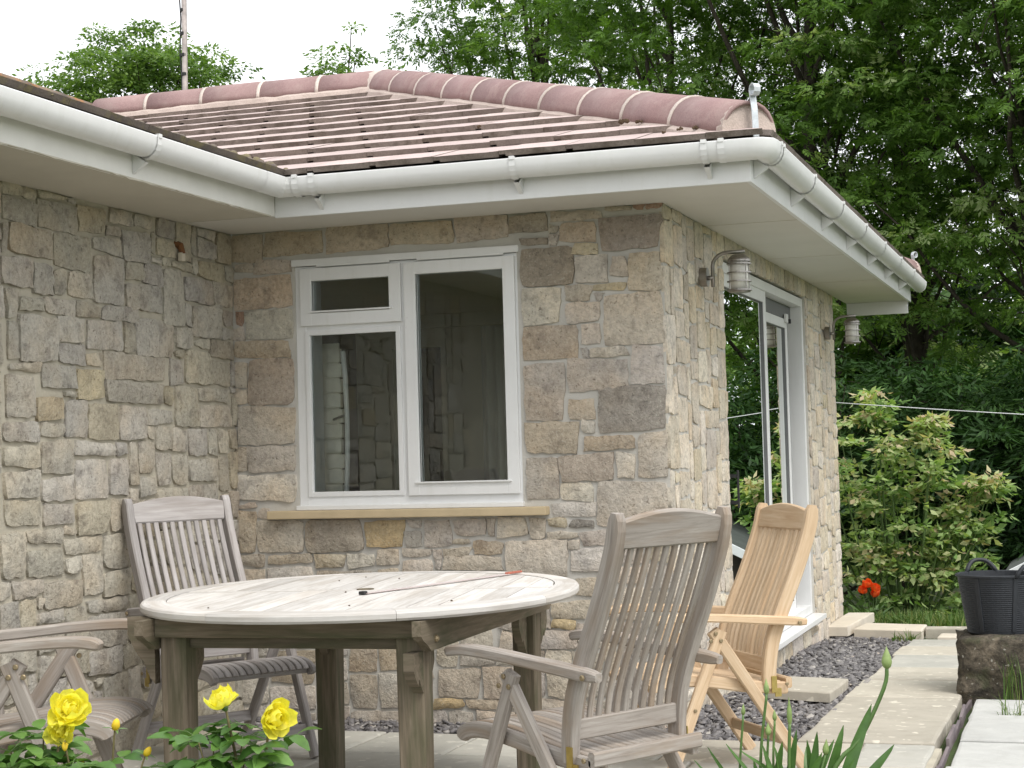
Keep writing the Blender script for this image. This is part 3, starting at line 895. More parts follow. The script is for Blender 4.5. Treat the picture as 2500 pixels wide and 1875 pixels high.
def curtain(name, lab, p0, p1, z0, z1, waves, amp):
    p0, p1 = Vector(p0), Vector(p1)
    d = p1 - p0; nrm = Vector((-d.y, d.x)).normalized()
    V, F = [], []
    N = waves * 8
    for lev in range(2):
        for j, z in enumerate((z0, z0 + .5, z1 - .4, z1)):
            for i in range(N + 1):
                t = i / N
                q = p0 + d * t + nrm * (amp * math.sin(t * waves * 6.283 + .3 * j) * (1.0 - .25 * j / 3) + (.006 if lev else 0))
                V.append((q.x - p0.x, q.y - p0.y, z - z0))
    n1 = N + 1
    for lev in range(2):
        for j in range(3):
            for i in range(N):
                b = lev * 4 * n1
                F.append((b + j * n1 + i, b + j * n1 + i + 1, b + (j + 1) * n1 + i + 1, b + (j + 1) * n1 + i))
    o = obj(name, mesh_from(name, V, F, 'curtain', smooth=True), None, (p0.x, p0.y, z0))
    tag(o, lab, 'curtain')
curtain('curtain', 'pale curtain gathered behind the near pane of the patio door', (1.74, 1.40), (1.70, 1.86), .29, 2.40, 7, .028)
curtain('curtain', 'pale curtain hanging against the room wall, seen through the window', (-.30, 4.46), (.10, 4.44), .29, 2.35, 5, .03)
curtain('curtain', 'pale curtain drawn back at the far end of the patio door', (1.72, 3.55), (1.76, 4.15), .29, 2.40, 8, .03)
# added panel standing in for a mirror reflection, seen through the left window light
pr_ = thing('reflection_stand_in', 'made-up pale stone strip with white edge, standing in for a mirror reflection behind the window glass', 'stand-in panel', (.425, .29, DZ0 - .03))
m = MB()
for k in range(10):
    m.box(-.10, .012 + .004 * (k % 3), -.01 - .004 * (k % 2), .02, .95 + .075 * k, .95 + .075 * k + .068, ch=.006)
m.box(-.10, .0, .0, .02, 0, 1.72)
m.make('reflection_stone', 'reflection_pale', pr_)
m = MB(); m.tube([(.028, 0, .96), (.038, 0, 1.15), (.041, 0, 1.33), (.036, 0, 1.55), (.026, 0, 1.68)], .013, 8); m.box(.015, .045, .01, .03, 0, .95)
m.make('reflection_edge', 'pvc_white', pr_)
m = MB(); m.tube([(-.02, -.03, 1.34), (.036, -.03, 1.36)], .006)
m.make('handle', 'steel', pr_)  # bar on the added reflection panel

# ------------------------------------------------------------------ eaves: soffits, fascias, gutters
OV = .50
m = MB(); m.box(.001, .479, -5.2, -.502, SOF - .002, SOF + .010)
part(m, 'soffit', 'soffit_old', house)
m = MB()
m.box(.001, 2.64, -OV + .02, -.002, SOF, SOF + .012); m.box(2.162, 2.64, -.001, 6.22, SOF, SOF + .012)
part(m, 'soffit', 'soffit_new', ext)
for yb in (.9, 2.6, 4.3):                # soffit board joints
    m = MB(); m.box(2.175, 2.64, yb, yb + .006, SOF - .0015, SOF + .001)
    part(m, 'soffit_joint', 'soffit_old', ext)
m = MB(); m.box(.46, .485, -5.2, -OV - .001, SOF - .006, 2.66, ch=.002)
part(m, 'fascia', 'fascia_paint', house)
m = MB()   # flaking edge under the old fascia
rg = random.Random(2)
V, F = [], []
NF = 90
for i in range(NF + 1):
    y = -3.4 + 2.86 * i / NF
    dz = abs(rg.gauss(0, .0022)) + .002 * math.sin(i * .37)
    V += [(.468, y, SOF - .004), (.4865, y, SOF - .004), (.4865 + rg.uniform(-.004, .001), y, SOF - .007 - dz), (.47, y, SOF - .006 - dz * .6)]
for i in range(NF):
    for k in range(4):
        F.append((i * 4 + k, i * 4 + (k + 1) % 4, i * 4 + 4 + (k + 1) % 4, i * 4 + 4 + k))
m.add(V, F)
part(m, 'flaking_edge', 'soffit_old', house)
m = MB(); m.box(.4852, 2.66, -OV, -OV + .02, SOF - .012, 2.66, ch=.002)
m.box(2.64, 2.66, -OV + .021, 6.24, SOF - .012, 2.66, ch=.002)
m.box(2.165, 2.638, 6.20, 6.225, SOF - .10, SOF - .001, ch=.002)
part(m, 'fascia', 'pvc_white', ext)
GW, GD, GT = .056, .076, 2.655
def gprof(sc=1.0, n=10, lip=True):
    pts = []
    for i in range(n + 1):
        a = math.pi * i / n
        pts.append((-math.cos(a) * GW * sc, GT - math.sin(a) ** .85 * GD * sc))
    return pts
def gutter_mb(stations, sc=1.0, mi=0, mb=None, th=.003):
    """stations: functions (o) -> (x, y); outer skin plus inner skin"""
    mb = mb or MB()
    P = gprof(sc)
    Q = [(o * (1 - th / GW), z + th * math.sin(math.pi * i / (len(P) - 1))) for i, (o, z) in enumerate(P)]
    prof = P + [(P[-1][0], P[-1][1] + .004)] + Q[::-1] + [(P[0][0], P[0][1] + .004)]
    V, F = [], []
    k = len(prof)
    for st in stations:
        for (o, z) in prof:
            x, y = st(o)
            V.append((x, y, z))
    for i in range(len(stations) - 1):
        for j in range(k):
            F.append((i * k + j, i * k + (j + 1) % k, (i + 1) * k + (j + 1) % k, (i + 1) * k + j))
    mb.add(V, F, mi)
    return mb
GX, GY = .545, -.562           # gutter centre lines
GX2 = 2.722
part(gutter_mb([lambda o: (GX + o, -5.3), lambda o: (GX + o, -.80)]), 'gutter', 'pvc_white', house, True)
part(gutter_mb([lambda o: (GX + o, -.80), lambda o: (GX + o, GY - .07)], 1.02), 'gutter_angle', 'pvc_white', house, True)
part(gutter_mb([lambda o: (GX + o, GY - .07), lambda o: (GX + o, GY - o), lambda o: (GX + .07, GY - o)], 1.02), 'gutter_angle', 'pvc_white', ext, False)
part(gutter_mb([lambda o: (GX + .07, GY - o), lambda o: (GX2 - .16, GY - o)]), 'gutter', 'pvc_white', ext, True)
part(gutter_mb([lambda o: (GX2 - .16, GY - o), lambda o: (GX2 - .05, GY - o), lambda o: (GX2 - .015 + o * .45, GY - o * .85), lambda o: (GX2 + o * .85, GY + .015 - o * .45), lambda o: (GX2 + o, GY + .05), lambda o: (GX2 + o, GY + .16)], 1.04), 'gutter_corner', 'pvc_white', ext, True)
part(gutter_mb([lambda o: (GX2 + o, GY + .16), lambda o: (GX2 + o, 6.30)]), 'gutter', 'pvc_white', ext, True)
m = MB()
P = gprof(1.03); V = [(GX2 + o, 6.30, z) for o, z in P] + [(GX2 + o, 6.312, z) for o, z in P]; n = len(P)
m.add(V, [tuple(range(n)), tuple(range(2 * n - 1, n - 1, -1))] + [(i, i + 1, n + i + 1, n + i) for i in range(n - 1)])
part(m, 'gutter_stop_end', 'pvc_white', ext)
def bracket(axis, s, parent, name='gutter_bracket', wide=.028, arm=True):
    m = MB()
    c = GY if axis == 'x' else (GX2 if parent is ext else GX)
    if axis == 'x':
        gutter_mb([lambda o: (s - wide / 2, c - o), lambda o: (s + wide / 2, c - o)], 1.07, 0, m, .004)
        if arm:
            m.add([(s - .012, -.501, GT - .05), (s + .012, -.501, GT - .05), (s - .009, -.501, GT - .135), (s + .009, -.501, GT - .135), (s - .012, c + .0, GT - .093), (s + .012, c + .0, GT - .093)], [(0, 2, 3, 1), (2, 4, 5, 3), (0, 4, 2), (1, 3, 5)])
        m.box(s - .012, s + .012, c - GW * 1.12, c - GW * .80, GT - .004, GT + .012, ch=.002)
    else:
        fx = 2.661 if parent is ext else .486
        gutter_mb([lambda o: (c + o, s - wide / 2), lambda o: (c + o, s + wide / 2)], 1.07, 0, m, .004)
        if arm:
            m.add([(fx, s - .012, GT - .05), (fx, s + .012, GT - .05), (fx, s - .009, GT - .135), (fx, s + .009, GT - .135), (c, s - .012, GT - .093), (c, s + .012, GT - .093)], [(0, 2, 3, 1), (2, 4, 5, 3), (0, 4, 2), (1, 3, 5)])
        m.box(c + GW * .80, c + GW * 1.12, s - .012, s + .012, GT - .004, GT + .012, ch=.002)
    part(m, name, 'pvc_white', parent)
bracket('y', -1.72, house, wide=.035); bracket('y', -3.4, house); bracket('y', -4.6, house)
bracket('y', -.80, ext, 'gutter_union', .03, False) if False else None
for s in (.72, 1.66, 2.49): bracket('x', s, ext)
bracket('x', .64, ext, 'gutter_union', .03, False); bracket('x', GX2 - .16, ext, 'gutter_union', .03, False)
for s in (-.42, .52, 1.50, 2.48, 3.46, 4.42, 5.34): bracket('y', s, ext)
bracket('y', -.36, ext, 'gutter_union', .02, False)

# ------------------------------------------------------------------ roofs
def clip(poly, hps):
    for (a, b, c) in hps:                # keep a*u + b*s <= c
        out = []
        for i in range(len(poly)):
            p, q = poly[i], poly[(i + 1) % len(poly)]
            dp, dq = a * p[0] + b * p[1] - c, a * q[0] + b * q[1] - c
            if dp <= 0: out.append(p)
            if dp * dq < 0:
                t = dp / (dp - dq); out.append((p[0] + (q[0] - p[0]) * t, p[1] + (q[1] - p[1]) * t))
        poly = out
        if len(poly) < 3: return []
    return poly
def area(P): return abs(sum(P[i][0] * P[(i + 1) % len(P)][1] - P[(i + 1) % len(P)][0] * P[i][1] for i in range(len(P)))) / 2
def tiles(name, O, U, S, N, u0, u1, smax, hps, parent, mats, rg, tw=.30, gauge=.345, tl=.42, phase=0.0, notch=True):
    O, U, S, N = Vector(O), Vector(U), Vector(S), Vector(N)
    off = ploc(parent)
    k = 0; s0 = 0.0
    cache = {}
    while s0 < smax:
        u = u0 - tw + ((k % 2) * .5 + phase) * tw
        while u < u1:
            a, b = u + .0008, u + tw - .0008
            full = [(a, s0), (b, s0), (b, s0 + tl), (a, s0 + tl)]
            P = clip(full, hps)
            if P and area(P) > .004:
                lift = rg.uniform(-.0012, .0018)
                whole = abs(area(P) - area(full)) < 1e-6
                key = 'w' if whole else None
                tilt = rg.uniform(-.004, .004)
                if whole and key in cache and rg.random() < .9:
                    me = rg.choice(cache[key])
                else:
                    V, F, Mi = [], [], []
                    def pr(poly, bt, bb):
                        n = len(poly); b_ = len(V)
                        for (uu_, ss) in poly:
                            t = ss - s0
                            w = rg.uniform(-.0015, .0015) if t < .01 else 0
                            V.append(U * (uu_ - u) + S * (t - .004 * (t < .01) * rg.random()) + N * (bt - .075 * t + w))
                        for (uu_, ss) in poly:
                            t = ss - s0
                            V.append(U * (uu_ - u) + S * t + N * (bb - .075 * t))
                        F.append(tuple(range(b_, b_ + n))); Mi.append(0)
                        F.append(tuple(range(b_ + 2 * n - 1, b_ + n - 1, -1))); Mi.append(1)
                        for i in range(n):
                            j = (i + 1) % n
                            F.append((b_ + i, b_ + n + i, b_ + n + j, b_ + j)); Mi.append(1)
                    if whole and notch:
                        c = .030
                        # subdivide the long front arris so that it is not dead straight
                        fr = [(a + c + (b - a - c) * i / 5, s0) for i in range(6)]
                        pr(fr + [(b, s0 + tl), (a + c, s0 + tl)], .052, .026)
                        pr([(a, s0), (a + c, s0), (a + c, s0 + tl), (a, s0 + tl)], .052, .034)
                    else:
                        pr(P, .052, .026)
                    me = mesh_from('roof_tile', V, F, mats, Mi)
                    if whole: cache.setdefault(key, []).append(me)
                o = obj('roof_tile', me, parent)
                o.location = O + U * u + S * s0 + N * lift - off
                pass
            u += tw
        s0 += gauge; k += 1
RT = random.Random(9)
Z0R = 2.645
AP = Vector((-.35, 2.85, 3.765))                                   # apex
dy = AP.y + .60
A1 = math.atan2(AP.z - Z0R, dy)
roof = hp(obj('roof', None), ext); roof.location = Vector((AP.x, AP.y, Z0R)) - Vector(ext.location)
ROF = ploc(roof)
def rpart(mb, name, mats, smooth=False):
    o = mb.make(name, mats, roof, smooth); o.location = -ROF; return o
EY = -.60; EX = 2.75; LZ = 2.645; LX = .575; LS = .372
# window slope; u = x, s up the slope
cA, sA = math.cos(A1), math.sin(A1)
# hip: x <= EX - kh*(y-EY);  valley: x >= LX - kv*(y-EY)
kh = (EX - AP.x) / dy
kv = math.tan(A1) / LS
tiles('w', (0, EY, Z0R), (1, 0, 0), (0, cA, sA), (0, -sA, cA), -2.9, EX + .1, dy / cA - .05,
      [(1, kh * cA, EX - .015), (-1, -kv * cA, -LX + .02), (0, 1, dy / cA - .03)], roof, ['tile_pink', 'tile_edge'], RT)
# end slope over the door; u = y, s runs towards -x
A2 = math.atan2(AP.z - Z0R, EX - AP.x); c2, s2 = math.cos(A2), math.sin(A2)
k2 = dy / (EX - AP.x)
tiles('e', (EX, 0, Z0R), (0, 1, 0), (-c2, 0, s2), (s2, 0, c2), EY - .3, 6.4, (EX - AP.x) / c2,
      [(-1, k2 * c2, -EY - .03), (1, k2 * c2, 6.30 - .03)], roof, ['tile_pink', 'tile_edge'], RT, notch=False)
# decks so that no gap shows through, and the hidden rear slope
m = MB()
xv = LX - kv * dy
m.add([(LX, EY + .02, Z0R - .02), (EX, EY + .02, Z0R - .02), (AP.x, AP.y, AP.z - .02), (xv, AP.y, AP.z - .02)], [(0, 1, 2, 3)])
m.add([(EX - .02, EY, Z0R - .022), (EX - .02, 6.30, Z0R - .022), (AP.x, AP.y, AP.z - .022)], [(0, 1, 2)])
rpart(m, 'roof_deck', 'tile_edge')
m = MB(); m.add([(EX, 6.30, Z0R + .02), (-2.0, 6.30, Z0R + .02), (xv, AP.y, AP.z + .02), (AP.x, AP.y, AP.z + .02)], [(0, 1, 2, 3)])
rpart(m, 'rear_slope', 'tile_pink')
# old roof of the bungalow
roof2 = hp(obj('roof', None), house); roof2.location = Vector((LX, -2.5, LZ)) - Vector(house.location)
A3 = math.atan(LS); c3, s3 = math.cos(A3), math.sin(A3)
SM = (LX + 3.6) / c3
tiles('l', (LX, 0, LZ), (0, 1, 0), (-c3, 0, s3), (s3, 0, c3), -3.4, 4.2, SM - .02,
      [(-1, .82 * c3, 3.3), (1, -c3 / kv, EY - .01), (0, 1, SM)], roof2, ['tile_old', 'tile_old'], RT, notch=False, tw=.27, gauge=.30, tl=.37)
m = MB()
m.add([(LX - .02, -5.4, LZ - .015), (LX - .02, EY, LZ - .015), (-3.6, EY + (LX + 3.6) / kv, LZ + LS * (LX + 3.6) - .015), (-3.6, -5.4, LZ + LS * (LX + 3.6) - .015)], [(0, 1, 2, 3)])
m.add([(-3.6, -5.4, LZ + LS * (LX + 3.6) - .015), (-3.6, 7.5, LZ + LS * (LX + 3.6) - .015), (-7.4, 7.5, LZ - .1), (-7.4, -5.4, LZ - .1)], [(0, 1, 2, 3)])
m.add([(-3.6, 3.9, LZ + LS * (LX + 3.6) - .016), (-3.6, 7.5, LZ + LS * (LX + 3.6) - .016), (-2.4, 7.5, LZ + LS * (LX + 2.4) - .016), (-2.4, 3.2, LZ + LS * (LX + 2.4) - .016)], [(0, 1, 2, 3)])
o = m.make('roof_deck', 'tile_old', roof2); o.location = -ploc(roof2)
def half_round(mb, p0, p1, r, a0, a1, th=.014, n=12, mi=0, r1=None):
    p0, p1 = Vector(p0), Vector(p1)
    t = (p1 - p0).normalized(); side = t.cross(Vector((0, 0, 1))).normalized(); upv = side.cross(t)
    V, F = [], []
    for i, p in enumerate((p0, p1)):
        R_ = r if (i == 0 or r1 is None) else r1
        for rad_ in (R_, R_ - th):
            for k in range(n + 1):
                a = a0 + (a1 - a0) * k / n
                V.append(p + (side * math.cos(a) + upv * math.sin(a)) * rad_)
    m_ = n + 1
    for k in range(n):
        F.append((k, k + 1, 2 * m_ + k + 1, 2 * m_ + k)); F.append((m_ + k + 1, m_ + k, 3 * m_ + k, 3 * m_ + k + 1))
        F.append((k + 1, k, m_ + k, m_ + k + 1)); F.append((2 * m_ + k, 2 * m_ + k + 1, 3 * m_ + k + 1, 3 * m_ + k))
    F.append((0, 2 * m_, 3 * m_, m_)); F.append((n, m_ + n, 3 * m_ + n, 2 * m_ + n))
    mb.add(V, F, mi)
    return mb
def ridge_run(p0, p1, count, first_len=None, r=.128, lift=.028, rough=None):
    p0, p1 = Vector(p0) + Vector((0, 0, lift)), Vector(p1) + Vector((0, 0, lift))
    d = p1 - p0
    for i in range(count):
        a, b = p0 + d * (i / count), p0 + d * ((i + 1) / count)
        t = d.normalized()
        j = Vector((0, 0, RT.uniform(-.004, .004)))
        mb = half_round(MB(), a + t * .006 + j, b - t * .006 + j, r, rad(-4), rad(184))
        rpart(mb, 'ridge_tile', 'hip_plum', True)
        if i:
            mb = half_round(MB(), a - t * .012, a + t * .012, r + .003, rad(-6), rad(186), .02)
            rpart(mb, 'mortar_joint', 'joint_mortar', True)
    # mortar bedding, a low wedge each side
    t = d.normalized(); side = t.cross(Vector((0, 0, 1))).normalized(); upv = side.cross(t)
    mb = MB(); V, F = [], []
    N = 24
    for i in range(N + 1):
        p = p0 + d * (i / N)
        for (x, z) in ((-.165, -.085), (-.145, -.02), (-.08, .03), (.08, .03), (.145, -.02), (.165, -.085)):
            V.append(p + side * (x + RT.uniform(-.006, .006)) + upv * (z + RT.uniform(-.004, .004)))
    for i in range(N):
        for k in range(5):
            F.append((i * 6 + k, i * 6 + k + 1, (i + 1) * 6 + k + 1, (i + 1) * 6 + k))
    mb.add(V, F)
    rpart(mb, 'ridge_bedding', 'hip_mortar')
RA = AP + Vector((0, 0, .02))
ridge_run(RA, (xv - .05, AP.y, RA.z), 5)
HF = Vector((EX - .09, EY + .09, Z0R + .030))
ridge_run(RA, HF, 10)
ridge_run(RA, (EX - .09, 6.21, Z0R + .030), 10)
m = MB()   # mortar saddle where the runs meet
m.lathe([(.0, .152), (.06, .146), (.11, .12), (.14, .07), (.15, .0)], RA, 14)
rpart(m, 'apex_mortar', 'joint_mortar', True)
# mortared end of each hip
def hip_end(P, dirv):
    dirv = Vector(dirv).normalized(); side = dirv.cross(Vector((0, 0, 1))).normalized()
    c = Vector(P) + Vector((0, 0, .028))
    V = [c + dirv * .012]; n = 14
    for k in range(n + 1):
        a = rad(-6) + (rad(192)) * k / n
        V.append(c + dirv * .004 + side * math.cos(a) * .129 + Vector((0, 0, 1)) * math.sin(a) * .129)
    V2 = [v - dirv * .05 for v in V]
    F = [(0, k, k + 1) for k in range(1, n + 1)] + [(k, k + n + 2, k + n + 3, k + 1) for k in range(1, n + 1)]
    m = MB(); m.add(V + V2, F)
    bm_lo = c - Vector((0, 0, .03))
    rpart(m, 'hip_end_mortar', 'hip_mortar')
    ir = MB()
    pts = [c - dirv * .10 + Vector((0, 0, -.06)), c + dirv * .03 + Vector((0, 0, -.07)), c + dirv * .055 + Vector((0, 0, -.03)), c + dirv * .05 + Vector((0, 0, .08)), c + dirv * .035 + Vector((0, 0, .165))]
    for k in range(1, 9):
        a = k / 8 * rad(330)
        pts.append(c + dirv * (.035 + .024 * (1 - math.cos(a)) * .9) + Vector((0, 0, .165 + .024 * math.sin(a))))
    ir.sweep(pts, side, .030, .005, .001)
    rpart(ir, 'hip_iron', 'galvanised')
hip_end(HF, (EX - AP.x, EY - AP.y, 0))
hip_end((EX - .09, 6.21, Z0R + .030), (EX - AP.x, 6.3 - AP.y, 0))
# lichened ridge of the old roof
m = MB()
zr = LZ + LS * (LX + 3.6)
y = -5.4; off2 = ploc(roof2)
while y < 7:
    mb = half_round(MB(), (-3.6, y + .004, zr + .0), (-3.6, y + .446, zr + .0 + RT.uniform(-.005, .005)), .12, 0, math.pi)
    o = mb.make('ridge_tile', 'lichen_ridge', roof2, True); o.location = -off2
    y += .45
# moss lumps and bird mess on the new tiles are loose crumbs
m = MB()
for (x, s, r) in ((2.02, .55, .022), (2.09, .56, .014), (1.2, .95, .012), (2.35, .20, .012), (2.43, .16, .016), (2.30, .13, .010)):
    p = Vector((x, EY, Z0R)) + Vector((0, cA, sA)) * s + Vector((0, -sA, cA)) * (.045 + r * .4)
    for k in range(5):
        q = p + Vector((RT.uniform(-r, r), RT.uniform(-r, r), RT.uniform(0, r * .6)))
        m.lathe([(0, -r * .5), (r * .5, -r * .2), (r * .4, r * .3), (0, r * .5)], q, 6)
rpart(m, 'moss_crumbs', 'soil')['kind'] = 'stuff'
# cushions of moss along the old eave and valley
m = MB()
for k in range(420):
    y = RT.uniform(-3.3, 4.0); s = abs(RT.gauss(0, .35)) if k % 3 else RT.uniform(0, 3.9)
    x = LX - s
    if y > EY + (LX - x) / kv - .02 or y < -3.3 + .8 * s: continue
    r = RT.uniform(.010, .028); z = LZ + LS * s + .045
    m.lathe([(r, 0), (r * .85, r * .45), (r * .4, r * .8), (0, r * .9)], (x, y, z - .006), 6)
for k in range(70):
    f = RT.random(); y = EY + (AP.y - EY) * f; x = LX - kv * (y - EY) + RT.uniform(-.05, .03); r = RT.uniform(.012, .03)
    m.lathe([(r, 0), (r * .85, r * .45), (r * .4, r * .8), (0, r * .9)], (x, y, LZ + LS * (LX - x) + .05), 6)
o = m.make('moss_cushions', 'tile_old', roof2, True); o.location = -ploc(roof2); o['kind'] = 'stuff'
# rusty hole and pipe stub high on the old wall
st = hp(obj('pipe_stub', None), house); st.location = Vector((0, -.545, 2.40)) - Vector(house.location)
m = MB(); m.tube([(-.02, 0, .01), (.025, 0, -.005), (.035, .004, -.04)], [.022, .018, .012], 8)
m.make('rusty_pipe', 'rust', st)
m = MB(); m.box(.018, .04, -.016, .018, -.075, -.035, ch=.006)
m.make('plaster_dab', 'sandstone_pale', st)

# ------------------------------------------------------------------ wall lights
def wall_light(y, z, lab):
    t = thing('wall_light', lab, 'wall light', (2.16, y, z), group='steel wall lights beside the patio door')
    m = MB(); V = []
    def disc(x0, x1, r, n=20):
        mb = MB(); mb.lathe([(0, 0), (r, 0), (r, x1 - x0), (0, x1 - x0)], n=n)
        return [(x0 + v[2], v[0], v[1]) for v in mb.V], mb.F
    m.add(*disc(.015, .05, .047)); m.make('wall_plate', 'steel', t)
    m = MB()
    P = [(.075, 0, -.05), (.075, 0, .05)] + [(.075 + .075 * (1 - math.cos(a)), 0, .05 + .065 * math.sin(a)) for a in [rad(18 * k) for k in range(1, 6)]] + [(.235, 0, .115)]
    m.tube(P, .0095, 10); m.tube([(.045, 0, -.005), (.078, 0, -.005)], .011, 8)
    m.make('arm', 'steel', t, True)
    cx = .205
    m = MB(); m.lathe([(0, .105), (.03, .10), (.052, .082), (.056, .074), (.056, .066), (.0, .066)], (cx, 0, 0), 20); m.make('cap', 'steel', t)
    m = MB(); m.lathe([(0, .066), (.044, .066), (.044, -.075), (0, -.075)], (cx, 0, 0), 20); m.make('opal_shade', 'ivory_opal', t, True)
    for zz in (.055, .012, -.03, -.073):
        m = MB(); m.lathe([(.053, -.003), (.060, -.003), (.060, .003), (.053, .003), (.053, -.003)], (cx, 0, zz), 24); m.make('cage_ring', 'steel', t)
    for k in range(4):
        a = rad(45 + 90 * k); m = MB(); m.tube([(cx + .057 * math.cos(a), .057 * math.sin(a), .07), (cx + .057 * math.cos(a), .057 * math.sin(a), -.078)], .0028, 6); m.make('cage_rod', 'steel', t)
    m = MB(); m.lathe([(0, -.084), (.05, -.084), (.055, -.078), (0, -.076)], (cx, 0, 0), 20); m.make('base_plate', 'steel', t)
wall_light(.72, 2.235, 'steel caged wall light between the house corner and the patio door')
wall_light(4.90, 2.20, 'steel caged wall light on the far stretch of wall past the patio door')

# aerial mast
t = thing('aerial_mast', 'thin grey aerial mast with a black cable taped along it, behind the roof ridge', 'mast', (-3.88, 6.57, 0))
m = MB(); m.tube([(0, 0, -.2), (.0, 0, 4.5), (.045, -.02, 8.4)], .026, 10); m.make('pole', 'mast_paint', t, True)
m = MB(); m.tube([(-.028 + .008 * math.sin(k * 1.7), -.012, 3.6 + .16 * k) for k in range(30)], .007, 6); m.make('cable', 'cable_black', t, True)
for z in (4.98, 5.16, 5.36, 5.58, 5.8, 6.1):
    m = MB(); m.lathe([(.027, 0), (.031, .004), (.031, .03), (.027, .034)], (.0, -.004, z), 10); m.make('tape_band', 'cable_black', t)
# washing line
a, b = Vector((2.165, 5.36, 1.712)), Vector((7.5, 8.9, 1.50))
m = MB(); m.tube([a.lerp(b, i / 30) + Vector((0, 0, -.10 * math.sin(math.pi * i / 30))) for i in range(31)], .0032, 6)
wl = m.make('washing_line', 'wire_white'); tag(wl, 'thin white washing line strung from the house corner past the shrub', 'washing line')
m = MB(); m.tube([(0, 0, -.8), (0, 0, 2.4)], .035, 10)
wp = m.make('line_post', 'mast_paint', loc=(7.5, 8.9, .0)); tag(wp, 'metal post carrying the far end of the washing line', 'post')

# ------------------------------------------------------------------ folding armchairs
def curve(pts, n):
    """smooth resample of a 2-D polyline (Catmull-Rom)"""
    P = [pts[0]] + list(pts) + [pts[-1]]
    out = []
    segs = len(pts) - 1
    for i in range(n + 1):
        t = i / n * segs; k = min(int(t), segs - 1); f = t - k
        p0, p1, p2, p3 = P[k], P[k + 1], P[k + 2], P[k + 3]
        out.append(tuple(.5 * (2 * p1[c] + (p2[c] - p0[c]) * f + (2 * p0[c] - 5 * p1[c] + 4 * p2[c] - p3[c]) * f * f + (3 * p1[c] - p0[c] - 3 * p2[c] + p3[c]) * f ** 3) for c in (0, 1)))
    return out
BACK = [(-.075, .335), (-.078, .42), (-.098, .53), (-.145, .65), (-.200, .77), (-.25, .89), (-.285, .99), (-.30, 1.075)]
SEAT = [(.440, .372), (.425, .392), (.38, .408), (.30, .411), (.16, .395), (.02, .37), (-.12, .355), (-.16, .353)]
def on_back(z):
    c = curve(BACK, 60)
    for i in range(60):
        if c[i][1] <= z <= c[i + 1][1]:
            f = (z - c[i][1]) / (c[i + 1][1] - c[i][1])
            return c[i][0] + (c[i + 1][0] - c[i][0]) * f
    return c[-1][0]
